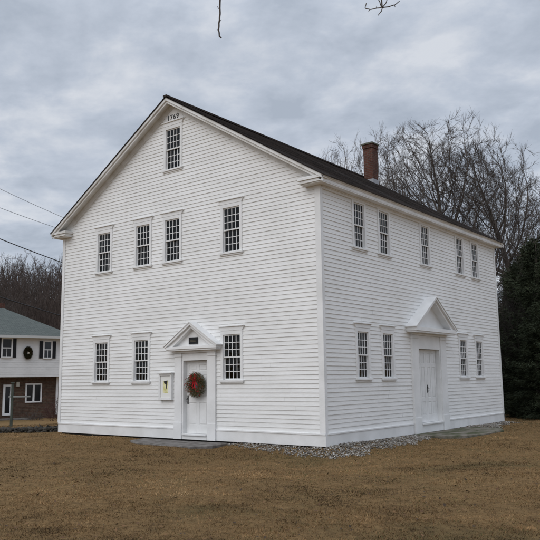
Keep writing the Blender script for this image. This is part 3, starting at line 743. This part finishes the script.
# post with a cross arm on the neighbour's lawn
c=spot(14.3,30); g=float(ground(c.x,c.y)); PT=empty('sign_post',(c.x,c.y,g),YAW); tag(PT,'green post with a thin pale side arm on the far lawn','post')
GP=noisy('weathered_green_paint',(.045,.055,.045),(.075,.085,.068),6,.7)
MB().box(-.045,.045,-.045,.045,-.1,1.74).box(-.07,.07,-.07,.07,1.74,1.78).build('post',GP,PT,bevel=.01)
MB().box(-.14,.75,-.03,.03,1.17,1.235).build('arm',mat('pale_grey_wood',(.24,.25,.24),.8),PT,bevel=.006)
# low stone wall
def low_wall():
    rs=np.random.RandomState(4); a=spot(-90,23.6); b=spot(130,26.); n=1900
    t=rs.rand(n); o=(rs.rand(n)-.5)*.5; lay=rs.randint(0,2,n)
    dx,dy=(b.x-a.x),(b.y-a.y); L=math.hypot(dx,dy); x=a.x+dx*t-dy/L*o*(1-lay*.25); y=a.y+dy*t+dx/L*o*(1-lay*.25)
    s=.05+.07*rs.rand(n); V,F=rocks(x,y,ground(x,y)+.02+lay*.07,s,rs,.6)
    cc=np.array((.045,.04,.033))*(.5+1.1*rs.rand(n))[:,None]
    tag(np_mesh('stone_wall',V,F,attr_mat('dark_field_stone'),cols=np.repeat(cc,12,0)),'low dark fieldstone wall between the two lawns','wall')
low_wall()

# ------------------------------------------------------------ trees
def tubes(segs, name, M, parent=None):
    A = np.array([s[0] for s in segs]); B = np.array([s[1] for s in segs]); r0 = np.array([s[2] for s in segs]); r1 = np.array([s[3] for s in segs])
    out = []
    for lo,hi,n in ((.05,9,8),(.018,.05,5),(0,.018,3)):
        k = (r0>=lo)&(r0<hi)
        if not k.any(): continue
        a,b,ra,rb = A[k],B[k],r0[k],r1[k]; d = b-a; d/=np.linalg.norm(d,axis=1)[:,None]+1e-9
        h = np.where(np.abs(d[:,2:3])>.9, np.array([[1.,0,0]]), np.array([[0,0,1.]])); u = np.cross(d,h); u/=np.linalg.norm(u,axis=1)[:,None]; w = np.cross(d,u)
        t = np.arange(n)*2*np.pi/n; ring = u[:,None]*np.cos(t)[None,:,None]+w[:,None]*np.sin(t)[None,:,None]
        V = np.concatenate([a[:,None]+ring*ra[:,None,None], b[:,None]+ring*rb[:,None,None]],1).reshape(-1,3)
        i = np.arange(n); f = np.stack([i,(i+1)%n,(i+1)%n+n,i+n],1); F = (f[None]+(np.arange(k.sum())*2*n)[:,None,None]).reshape(-1,4)
        out.append((V,F))
    off=0; VV=[];FF=[]
    for V,F in out: VV.append(V); FF.append(F+off); off+=len(V)
    return np_mesh(name, np.concatenate(VV), np.concatenate(FF), M, parent, smooth=True)
def rnd_perp(d, rs):
    v=Vector((rs.gauss(0,1),rs.gauss(0,1),rs.gauss(0,1))); v-=d*v.dot(d); return v.normalized()
def grow(segs, p, d, L, r, lev, rs, P):
    step = P['step'][lev]; n = max(2,int(L/step)); st = L/n; p=Vector(p); d=Vector(d).normalized(); rmin=P['rmin']
    for i in range(n):
        t=i/n; t2=(i+1)/n
        ra = max(rmin, r*(1-t*P['taper'])); rb=max(rmin*.8, r*(1-t2*P['taper']))
        d = (d+rnd_perp(d,rs)*P['wob'][lev]+Vector((0,0,P['up'][lev]))*st).normalized()
        q = p+d*st; segs.append((tuple(p),tuple(q+d*ra*.3),ra,rb)); p=q
        if lev < P['lev']-1 and t2 > P['start'][lev]:
            k = P['kids'][lev]*st; m_ = int(k)+(1 if rs.random()<k-int(k) else 0)
            for _ in range(m_):
                a=R(rs.uniform(*P['ang'])); cdn=(d*math.cos(a)+rnd_perp(d,rs)*math.sin(a)).normalized()
                cl = P['len'][lev]*rs.uniform(.65,1.15)*(1-P['fall']*t)
                grow(segs,p,cdn,cl,max(rmin,rb*rs.uniform(.5,.7)),lev+1,rs,P)
def bare_tree(name, h, seed, M, base=(0,0,0), stems=1, spread=.25, dens=1., r=None, wide=1., low=.25, rmin=.006, top=.80):
    rs=random.Random(seed); trunk=[]; crown=[]
    r = r or h*.0125
    P=dict(step=[h*.05,.45,.34,.25,.2],wob=[.07,.11,.15,.18,.2],up=[.02,.12,.13,.10,.05],taper=.8,start=[low,.10,.08,.08,.1],
           kids=[1.5*dens*16/h,1.7*dens,2.3*dens,2.6*dens,0],ang=(20,50),len=[h*.26*wide,h*.14*wide,h*.08*wide,h*.045,.3],fall=.45,lev=5,rmin=rmin)
    for k in range(stems):
        a=6.28*k/stems+rs.uniform(-.4,.4); sp=spread*rs.uniform(.75,1.2) if k else spread*.25
        d=Vector((math.cos(a)*sp,math.sin(a)*sp,1)) if stems>1 else Vector((rs.uniform(-.05,.05),rs.uniform(-.05,.05),1))
        hh=h*top*(1. if k==0 else rs.uniform(.78,.98)); rk=r*(1 if k==0 else rs.uniform(.6,.9))
        pp=Vector((math.cos(a)*.14*(stems>1),math.sin(a)*.14*(stems>1),-.2)); dd=d.normalized(); n=20; st=hh/n
        for i in range(n):
            t=i/n; ra=max(rmin,rk*(1-.86*t)*(1.25 if i==0 else 1)); rb=max(rmin,rk*(1-.86*(i+1)/n))
            dd=(dd+rnd_perp(dd,rs)*.075+Vector((0,0,.02))).normalized(); q=pp+dd*st; trunk.append((tuple(pp),tuple(q+dd*ra*.2),ra,rb)); pp=q
            if (i+1)/n>low:
                kk=P['kids'][0]*st*(1+.5*t); m_=int(kk)+(1 if rs.random()<kk-int(kk) else 0)
                for _ in range(m_):
                    an=R(rs.uniform(24,60)); cdn=(dd*math.cos(an)+rnd_perp(dd,rs)*math.sin(an)).normalized()
                    grow(crown,pp,cdn,P['len'][0]*rs.uniform(.6,1.15)*(1-.35*t),rb*rs.uniform(.42,.68),1,rs,P)
    root=empty(name,base); tubes(trunk,'trunk',M,root); tubes(crown,'crown',M,root); return root,len(crown)
def crown_tree(name, h, rad, seed, M, base=(0,0,0), cb=.25, npts=2600, step=.28, r0=None, twig=(.25,.7), upb=.18, rmin=.006, ntw=2, lean=0., stems=1, tmax=.022):
    """limbs grow towards points that fill the crown's volume, so forks thin out the way real ones do"""
    rs=np.random.RandomState(seed)
    u=rs.randn(npts*3,3); u/=np.linalg.norm(u,axis=1)[:,None]; u*=(rs.rand(npts*3)**.45)[:,None]
    zc=h*(cb+1)/2; zr2=h*(1-cb)/2
    lump=1+.16*np.sin(u[:,0]*5+seed)*np.sin(u[:,1]*4.3+seed*2)+.12*np.sin(u[:,2]*6+u[:,0]*3)
    A=u*lump[:,None]*np.array((rad,rad,zr2))+np.array((lean,0,zc)); A=A[A[:,2]<h*1.02][:npts]
    nodes=[];par=[]
    for k in range(stems):
        a=6.28*k/stems+rs.rand(); p=np.array((.15*math.cos(a),.15*math.sin(a),-.2))*(stems>1)+np.array((0,0,-.2 if stems==1 else 0)); last=-1
        zt=h*cb*rs.uniform(.7,1.1); n=max(3,int(zt/step)); d=np.array((.16*math.cos(a)*(stems>1),.16*math.sin(a)*(stems>1),1.))
        for i in range(n):
            nodes.append(p.copy()); par.append(last); last=len(nodes)-1; d=d+rs.randn(3)*.04*np.array((1,1,.1)); p=p+d/np.linalg.norm(d)*zt/n
    nodes=np.array(nodes); par=list(par)
    dirs=np.zeros_like(nodes); dirs[:,2]=1; cnt=np.zeros(len(nodes),int)
    def upd(nd,idx0,best,bi):
        d=np.linalg.norm(A[:,None]-nd[None],axis=2); m_=d.argmin(1); dm=d[np.arange(len(A)),m_]; k=dm<best; best[k]=dm[k]; bi[k]=m_[k]+idx0
    best=np.full(len(A),1e9); bi=np.zeros(len(A),int); upd(nodes,0,best,bi); infl=max(2.6,rad*1.2); kill=step*1.35
    for it in range(220):
        if len(A)==0: break
        act=best<infl
        if not act.any(): act=best<best.min()+.5
        v=A-nodes[bi]; v/=np.linalg.norm(v,axis=1)[:,None]+1e-9
        S_=np.zeros_like(nodes); np.add.at(S_,bi[act],v[act]); gi=np.unique(bi[act]); gi=gi[cnt[gi]<3]
        if len(gi)==0: break
        D_=S_[gi]; D_/=np.linalg.norm(D_,axis=1)[:,None]+1e-9; D_=D_+dirs[gi]*.55+np.array((0,0,upb))+rs.randn(len(gi),3)*.07; D_/=np.linalg.norm(D_,axis=1)[:,None]
        new=nodes[gi]+D_*step; i0=len(nodes); cnt[gi]+=1; cnt=np.concatenate([cnt,np.zeros(len(new),int)]); nodes=np.concatenate([nodes,new]); dirs=np.concatenate([dirs,D_]); par+=list(gi)
        upd(new,i0,best,bi); kp=best>kill; A,best,bi=A[kp],best[kp],bi[kp]
        if len(nodes)>30000: break
    par=np.array(par); n=len(nodes); acc=np.zeros(n); ch=np.zeros(n,int); tip=rmin*1.1
    for i in range(n-1,-1,-1):
        if acc[i]==0: acc[i]=tip**2.25
        if par[i]>=0: acc[par[i]]+=acc[i]; ch[par[i]]+=1
    rr_=acc**(1/2.25); r0=r0 or h*.013; rm_=rr_.max(); rr_=np.where(rr_>tip*2, tip*2+(rr_-tip*2)*(r0-tip*2)/(rm_-tip*2), rr_)
    trunk=[];crown=[]
    for i in range(n):
        j=par[i]
        if j<0: continue
        a,b=nodes[j],nodes[i]; q=b+(b-a)*.06; (trunk if rr_[i]>r0*.5 else crown).append((tuple(a),tuple(q),min(rr_[j],rr_[i]*1.25),rr_[i]))
    cand=np.where((rr_<tmax)&(par>=0))[0]
    for i in cand:
        d=nodes[i]-nodes[par[i]]; d/=np.linalg.norm(d)+1e-9
        for _ in range(ntw+(1 if ch[i]==0 else 0)):
            e=d*1.1+rs.randn(3)*.36+np.array((0,0,.16+upb)); e/=np.linalg.norm(e); L=rs.uniform(*twig); p=nodes[i]; m_=3; ra=rmin
            for k in range(m_):
                q=p+e*L/m_; crown.append((tuple(p),tuple(q),ra,ra*.8)); p=q; ra*=.85
                if k==0 and rs.rand()<.7:
                    f=e+rs.randn(3)*.5; f/=np.linalg.norm(f); crown.append((tuple(p),tuple(p+f*L*.5),ra*.8,ra*.6))
                e=e+rs.randn(3)*.13+np.array((0,0,.05)); e/=np.linalg.norm(e)
    root=empty(name,base); tubes(trunk,'trunk',M,root); tubes(crown,'crown',M,root); return root,len(crown)
def gpt(px,dep): c=spot(px,dep); return (c.x,c.y,float(ground(c.x,c.y)))
HOR=379.7
def hfor(py,dep,px=270): return 1.59+(HOR-(px-270)*.0132-py)/FPX*dep+.1
tot=0
BARKD=noisy('dark_bark',(.020,.017,.015),(.045,.038,.033),1.5,.9)  # darker variant of the bark colour for the small trees before the evergreens
big=[ # px, depth, top py, crown radius, seed, crown base, points, upward bias, stems, label, material
 (442,39,107,3.5,21,.50,2800,.03,1,'large round-crowned bare tree, tallest behind the roof of the meeting house',BARK),
 (490,40,124,3.3,22,.48,2300,.03,1,'bare spreading tree right of the tallest one, above the far roof end',BARK),
 (409,37,155,1.7,23,.55,650,.0,1,'smaller dark bare tree left of the tallest one, above the roof',BARK),
 (384,46,112,1.7,24,.45,1100,.35,3,'upright pale bare tree just right of and behind the chimney',BARKL),
 (351,45,124,1.8,25,.45,1000,.35,3,'thin upright bare tree left of the chimney, behind the roof ridge',BARKL),
 (329,48,141,1.5,27,.5,700,.35,2,'small faint bare tree farthest left behind the roof ridge',BARKL),
 (516,37,165,2.7,26,.35,1900,.06,2,'dense bare tree beside the far right corner of the white building',BARK),
 (530,31.5,285,1.7,28,.12,700,.2,2,'dark leafless small tree in front of the evergreens at right',BARKD),
 (507,32.5,285,1.3,29,.12,700,.2,2,'thin dark leafless tree nearest the right corner of the building, before the evergreens',BARKD),
]
for px,dep,top,rad,sd,cbase,npt,ub_,stm,lab,M in big:
    hh_=hfor(top,dep,px)
    o,n=crown_tree('bare_tree',hh_*.985,rad,sd,M,gpt(px,dep),cbase,npt,.225,hh_*(.0125 if ub_<.3 else .0065),(.22,.68),ub_,.0068,2 if ub_>.3 else 3,stems=stm,tmax=.024); tot+=n
    tag(o,lab,'tree','bare trees behind the meeting house')
print('segs',tot)
# saplings / wood trees: three prototypes copied
protos=[]
for k in range(4):
    o,n=crown_tree('bare_tree',14.,[1.6,1.3,1.9,1.5][k],40+k,[BARKR,BARKR,BARKR,BARK][k],(0,0,0),.12,[620,520,700,560][k],.36,.10,(.35,.95),.5,.013,1,stems=[2,1,2,1][k],tmax=.035); protos.append((o,n))
print([p[1] for p in protos])
rr=random.Random(3); used=set()
def wood_tree(px,dep,h,label,group,k):
    o=protos[k][0]
    if k in used: o=copy_tree(o)
    used.add(k); x,y,z=gpt(px,dep); o.location=(x,y,z-.1); o.rotation_euler=(0,0,rr.uniform(0,6.28)); s=h/14.; o.scale=(s,s,s)
    tag(o,label,'tree',group)
i=0
for row,(d0,n,topy) in enumerate(((60,22,276),(66,25,268),(73,27,262),(80,30,257),(88,32,253),(97,32,251))):
    for j in range(n):
        px=-60+150*(j+rr.uniform(.1,.9))/n; dep=d0+rr.uniform(-3,3); i+=1
        wood_tree(px,dep,hfor(topy+rr.uniform(-7,12),dep,px),'thin bare brown tree in the wood behind the small house','bare trees in the wood behind the small house',rr.choice([0,0,1,1,2,3]))
for j in range(24):
    px=70+9*j+rr.uniform(-4,4); dep=78+rr.uniform(-6,6); wood_tree(px,dep,hfor(256+rr.uniform(-6,10),dep,px),'thin bare brown tree in the wood behind the small house','bare trees in the wood behind the small house',rr.choice([0,1,2,3]))
# right side bare trees above the evergreens
for px,dep,top in ((496,46,225),(529,40,206),(540,46,205),(552,42,195),(524,52,200),(506,52,215),(474,54,232),(562,50,210),(580,44,200)):
    wood_tree(px,dep,hfor(top,dep,px),'thin bare tree above the dark evergreens at right','bare trees above the evergreens',rr.choice([0,1,3]))

# evergreens
NEED=attr_mat('dark_evergreen_needle',.85,.08)
def evergreen(seed, h, wid, n):
    rs=np.random.RandomState(seed); root=empty('evergreen_tree',(0,0,0))
    tubes([((0,0,-.2),(0,0,h*.5),.16,.10),((0,0,h*.5),(.1,0,h*.97),.10,.015)],'trunk',BARK,root)
    nb=150; P=[];C=[]
    for b in range(nb):
        t=(b+.5)/nb; z=h*(.02+.95*t); L=wid*(1-t)**.6*(.35+.95*rs.rand())+.15; az=rs.rand()*6.28; dr=-.25+.55*t+rs.randn()*.12
        m_=int(n/nb*(.4+1.2*(1-t))); s=np.sqrt(rs.rand(m_)); o=rs.randn(m_)*.16*L*.5*s+rs.randn(m_)*.08; zz=rs.randn(m_)*.13
        x=np.cos(az)*L*s-np.sin(az)*o; y=np.sin(az)*L*s+np.cos(az)*o; z_=z+dr*L*s+.12*L*s*s+zz
        c=np.stack([x,y,z_],1); d=np.stack([np.cos(az)+rs.randn(m_)*.7,np.sin(az)+rs.randn(m_)*.7,-.2+rs.randn(m_)*.5],1); d/=np.linalg.norm(d,axis=1)[:,None]
        sd=np.cross(d,rs.randn(m_,3)); sd/=np.linalg.norm(sd,axis=1)[:,None]; ln=(.12+.16*rs.rand(m_))[:,None]; w=.020
        P.append(np.stack([c-sd*w,c+sd*w,c+d*ln],1).reshape(-1,3)); tone=(.6+.7*rs.rand())*(.7+.6*rs.rand(m_))
        C.append(np.repeat(np.array((.038,.046,.027))[None]*tone[:,None],3,0))
    P=np.concatenate(P); np_mesh('crown',P,np.arange(len(P)).reshape(-1,3),NEED,root,cols=np.concatenate(C)); return root
ev=[evergreen(60,9,2.2,26000),evergreen(61,9,2.6,26000),evergreen(62,9,1.9,22000)]
evs=[(538,31,240,'tall dark evergreen tree at the right edge of the lawn'),(522,34,262,'dark evergreen second from the right, inner side of the tallest one'),
 (511,35,300,'shorter dark evergreen nearest the far corner of the white building'),(552,33,228,'dark evergreen just beyond the right edge of the view'),
 (566,30,235,'dark evergreen farther right outside the lawn view'),(543,37,236,None),(528,39,250,None),(515,40,272,None),(503,39,310,None),(494,42,300,None),(506,33.5,345,None),(520,31.5,330,None),(533,29.5,330,None),(480,45,300,None),(558,38,230,None),(497,36,352,None),(545,29,300,None)]
ub=set()
for j,(px,dep,top,lab) in enumerate(evs):
    k=j%3; o=ev[k]
    if k in ub: o=copy_tree(o)
    ub.add(k); x,y,z=gpt(px,dep); h=hfor(top,dep,px); o.location=(x,y,z); s=h/9; o.scale=(max(s,.6)*1.1,max(s,.6)*1.1,s); o.rotation_euler=(0,0,rr.uniform(0,6.28))
    tag(o,lab or 'dark evergreen tree in the thicket behind the far lawn','tree','dark evergreens at the far right')
# reddish bare shrub by the neighbour's corner
o,n=bare_tree('bare_shrub',1.7,77,noisy('red_brown_twig',(.060,.030,.026),(.095,.048,.040),3,.9),gpt(56.5,43),5,.5,1.2,.02,1.3,.1,rmin=.008)
tag(o,'reddish brown bare shrub near the corner of the small house','shrub')
o,n=bare_tree('bare_shrub',.9,78,BARK,gpt(37,44.5),5,.7,1.2,.02,1.3,.1,rmin=.008)
tag(o,'low dark bare shrub below the brick wall window of the small house','shrub')

# tree beside the viewpoint whose lowest twigs hang into the view
def near_tree():
    rs=random.Random(5); base=CAM.xy+FH.xy*-3.5+RH.xy*1.5; g=float(ground(base.x,base.y))
    root=empty('overhanging_tree',(base.x,base.y,g)); o0=Vector((base.x,base.y,g))
    trunk=[];limb=[];p=Vector((0,0,-.2))
    for i in range(12):
        q=Vector((.02*math.sin(i)*i,.03*math.cos(i*1.3)*i,.75*(i+1)-.2)); trunk.append((tuple(p),tuple(q),.24-.016*i,.24-.016*(i+1))); p=q
    def W3(px,py,dep):
        return CAM+fw*dep+rt*((px-270)/FPX*dep)-up*((py-270)/FPX*dep)
    P=dict(step=[.3]*5,wob=[.12]*5,up=[.0]*5,taper=.8,start=[.2]*5,kids=[2.,2.4,2.4,0,0],ang=(25,60),len=[.8,.5,.3,.2,.1],fall=.5,lev=3,rmin=.003)
    def path(ctrl, r0, r1, kids):
        pts=[]
        for i in range(len(ctrl)-1):
            for k in range(5): pts.append(ctrl[i].lerp(ctrl[i+1],k/5)+Vector((rs.gauss(0,1),rs.gauss(0,1),rs.gauss(0,1)))*(.0 if len(ctrl)-2==i and k>2 else r0*.15))
        pts.append(ctrl[-1]); n=len(pts)-1
        for i in range(n):
            a=r0+(r1-r0)*i/n; b=r0+(r1-r0)*(i+1)/n; limb.append((tuple(pts[i]-o0),tuple(pts[i+1]-o0),a,b))
            if kids and i%2==1 and i<n-2:
                d=Vector((rs.gauss(0,.6),rs.gauss(0,.6),rs.uniform(.5,1.2))); grow(limb,pts[i]-o0,d,rs.uniform(.8,1.6),a*.4,0,rs,P)
    top=o0+Vector((0,0,5.6))
    a=W3(222,-120,6.2); path([top,top.lerp(a,.5)+Vector((0,0,1.1)),a],.075,.022,True)
    path([a,W3(221,-60,6.25),W3(220,-15,6.3)],.016,.009,False); path([W3(220,-15,6.3),W3(219.8,14,6.3),W3(218.4,30,6.3),W3(219.2,36,6.3),W3(221.5,38,6.3)],.0095,.007,False)
    top2=o0+Vector((0,0,6.2)); b=W3(383,-110,6.6); path([top2,top2.lerp(b,.5)+Vector((0,0,1.0)),b],.07,.02,True)
    e=W3(382,7.5,6.6); path([b,W3(379,-25,6.6),e],.014,.008,False)
    path([e,W3(376,8.5,6.62),W3(370,9.6,6.64),W3(365,8.3,6.66),W3(366.5,3,6.68)],.0065,.0045,False)
    path([e,W3(389,6.5,6.55),W3(395,4.6,6.52),W3(399.5,1,6.5)],.0065,.0045,False)
    path([e,W3(381.5,11,6.6),W3(378,15.5,6.6)],.0065,.004,False)
    for (px_,py_,dx_,dy_) in ((220,-4,3,-4),(219.9,10,-2.5,-3.5),(219.2,22,2.2,-2.5),(218.6,31,-1.6,-1.8),(370,9.6,-1.5,2.2),(394,4.8,1.2,2.4),(376,8.4,.8,-2.6)):
        dd_=6.3 if px_<300 else 6.63; path([W3(px_,py_,dd_),W3(px_+dx_*.6,py_+dy_*.5,dd_),W3(px_+dx_,py_+dy_,dd_)],.0038,.003,False)
    path([e,W3(386,3,6.6),W3(389,-6,6.6)],.006,.0045,False); path([e,W3(380,3,6.6),W3(376,-5,6.6)],.006,.0045,False)
    for k in range(9):
        d=Vector((rs.gauss(0,1),rs.gauss(0,1),.7)).normalized(); 
        if d.dot(FH)>.2: d=-Vector((d.x,d.y,-d.z))
        grow(limb,(0,0,5.5+.35*k),d,2.6,.07,0,rs,P)
    tubes(trunk,'trunk',BARK,root); tubes(limb,'crown',BARK,root)
    tag(root,'overhanging bare tree whose thin twigs hang in at the top edge of the sky','tree')
near_tree()

# ------------------------------------------------------------ power lines
WIRE=mat('black_wire',(.02,.02,.022),.6); WIREG=mat('grey_wire',(.16,.17,.19),.5)
PA=spot(-150,20); PB=spot(135,35)
for c,lab in ((PA,'wooden utility pole left of the view'),(PB,'wooden utility pole hidden behind the white building')):
    g=float(ground(c.x,c.y)); o=empty('utility_pole',(c.x,c.y,g)); tag(o,lab,'utility pole')
    MB().tube([(0,0,-.3),(0,0,5),(0,0,9.6)],[.15,.13,.10],12).build('pole',BARK,o,smooth=True); MB().box(-.9,.9,-.05,.05,9.0,9.12).build('crossarm',BARK,o)
def z_at(px,py,dep):     # height of a point seen at (px,py) at the given forward distance
    return 1.59+(383.2-py)/FPX*dep if px<200 else 0
HP=lambda px:HOR-(px-270)*.0132
for i,(ya,yb,r,sag,lab,wm) in enumerate(((187,214.5,.008,.25,'thin grey power line, highest of the four at left',WIREG),(206,227.5,.008,.25,'thin grey power line, second from the top at left',WIREG),
        (238,261,.017,.25,'black power line, third from the top, above the woods',WIRE),(297,315.5,.022,.15,'thick black cable, lowest of the four, above the green roof',WIRE))):
    # two points the line passes through, 25.0 m and 28.6 m ahead
    s_=(yb-ya)/60.
    pts=[]
    ya_=ya-s_*150; da,db=20.,35.
    # a straight span in space keeps straight in the picture: solve end heights from picture line
    def zz(px,dep): return 1.59+(HP(px)-(ya+s_*px))/FPX*dep*1.0+.0
    A_=Vector((PA.x,PA.y,zz(-150,20))); B_=Vector((PB.x,PB.y,zz(135,35)))
    # pitch-corrected heights
    for k in range(41):
        t=k/40; p=A_.lerp(B_,t); p.z-=sag*4*t*(1-t)-sag*.72; pts.append(p)
    o=MB().tube(pts,r,6).build('power_line',wm,smooth=True); tag(o,lab,'power line')

# ------------------------------------------------------------ light and sky
wd=bpy.data.worlds.new('World'); S.world=wd; wd.use_nodes=True; nt=wd.node_tree
def W_(t): return nt.nodes.new(t)
bg=nt.nodes['Background']; bg.inputs[1].default_value=.1
SUN_EL, SUN_AZ = R(38), Vector((-.15,-1.0,0)).normalized()     # towards the sun: in front of the gable, a little to the left
sky=W_('ShaderNodeTexSky'); sky.sky_type='NISHITA'; sky.sun_disc=False; sky.sun_elevation=SUN_EL; sky.sun_rotation=math.atan2(SUN_AZ.x,SUN_AZ.y)
tc=W_('ShaderNodeTexCoord'); sep=W_('ShaderNodeSeparateXYZ'); nt.links.new(tc.outputs['Generated'],sep.inputs[0])
ad=W_('ShaderNodeMath'); ad.operation='ADD'; ad.inputs[1].default_value=.22; nt.links.new(sep.outputs[2],ad.inputs[0])
mxm=W_('ShaderNodeMath'); mxm.operation='MAXIMUM'; mxm.inputs[1].default_value=.08; nt.links.new(ad.outputs[0],mxm.inputs[0])
dv=W_('ShaderNodeVectorMath'); dv.operation='DIVIDE'; cb=W_('ShaderNodeCombineXYZ')
for k in range(3): nt.links.new(mxm.outputs[0],cb.inputs[k])
nt.links.new(tc.outputs['Generated'],dv.inputs[0]); nt.links.new(cb.outputs[0],dv.inputs[1])
mp=W_('ShaderNodeMapping'); mp.inputs['Rotation'].default_value=(0,0,R(-50)); mp.inputs['Scale'].default_value=(3.1,3.5,3.); mp.inputs['Location'].default_value=(3.1,1.7,.4); nt.links.new(dv.outputs[0],mp.inputs[0])
n1=W_('ShaderNodeTexNoise'); n1.inputs['Scale'].default_value=1.25; n1.inputs['Detail'].default_value=9; n1.inputs['Roughness'].default_value=.58; n1.inputs['Distortion'].default_value=.12; nt.links.new(mp.outputs[0],n1.inputs['Vector'])
cr=W_('ShaderNodeValToRGB'); e=cr.color_ramp.elements; e[0].position=.36; e[0].color=(.40,.45,.53,1); e[1].position=.65; e[1].color=(.66,.69,.745,1); k=e.new(.5); k.color=(.50,.55,.635,1)
nt.links.new(n1.outputs['Fac'],cr.inputs[0])
zr_n=W_('ShaderNodeMapRange'); zr_n.interpolation_type='SMOOTHSTEP'; zr_n.inputs[1].default_value=.42; zr_n.inputs[2].default_value=.95; zr_n.inputs[3].default_value=10.; zr_n.inputs[4].default_value=25.; nt.links.new(sep.outputs[2],zr_n.inputs[0])
sc=W_('ShaderNodeVectorMath'); sc.operation='SCALE'; nt.links.new(zr_n.outputs[0],sc.inputs['Scale']); nt.links.new(cr.outputs[0],sc.inputs[0])
mix=W_('ShaderNodeMix'); mix.data_type='RGBA'; mix.inputs[0].default_value=.93; nt.links.new(sky.outputs[0],mix.inputs[6]); nt.links.new(sc.outputs[0],mix.inputs[7])
nt.links.new(mix.outputs[2],bg.inputs[0])
sl=bpy.data.lights.new('sun','SUN'); sl.energy=.95; sl.angle=R(45); sl.color=(1,.965,.92)
so=bpy.data.objects.new('sun',sl); COL.objects.link(so); tdir=Vector((SUN_AZ.x*math.cos(SUN_EL),SUN_AZ.y*math.cos(SUN_EL),math.sin(SUN_EL)))
so.rotation_euler=(-tdir).to_track_quat('-Z','Y').to_euler()
S.view_settings.view_transform='Standard'; S.view_settings.look='None'; S.view_settings.gamma=1; S.view_settings.exposure=.07; S.view_settings.use_curve_mapping=False
S.render.engine='CYCLES'
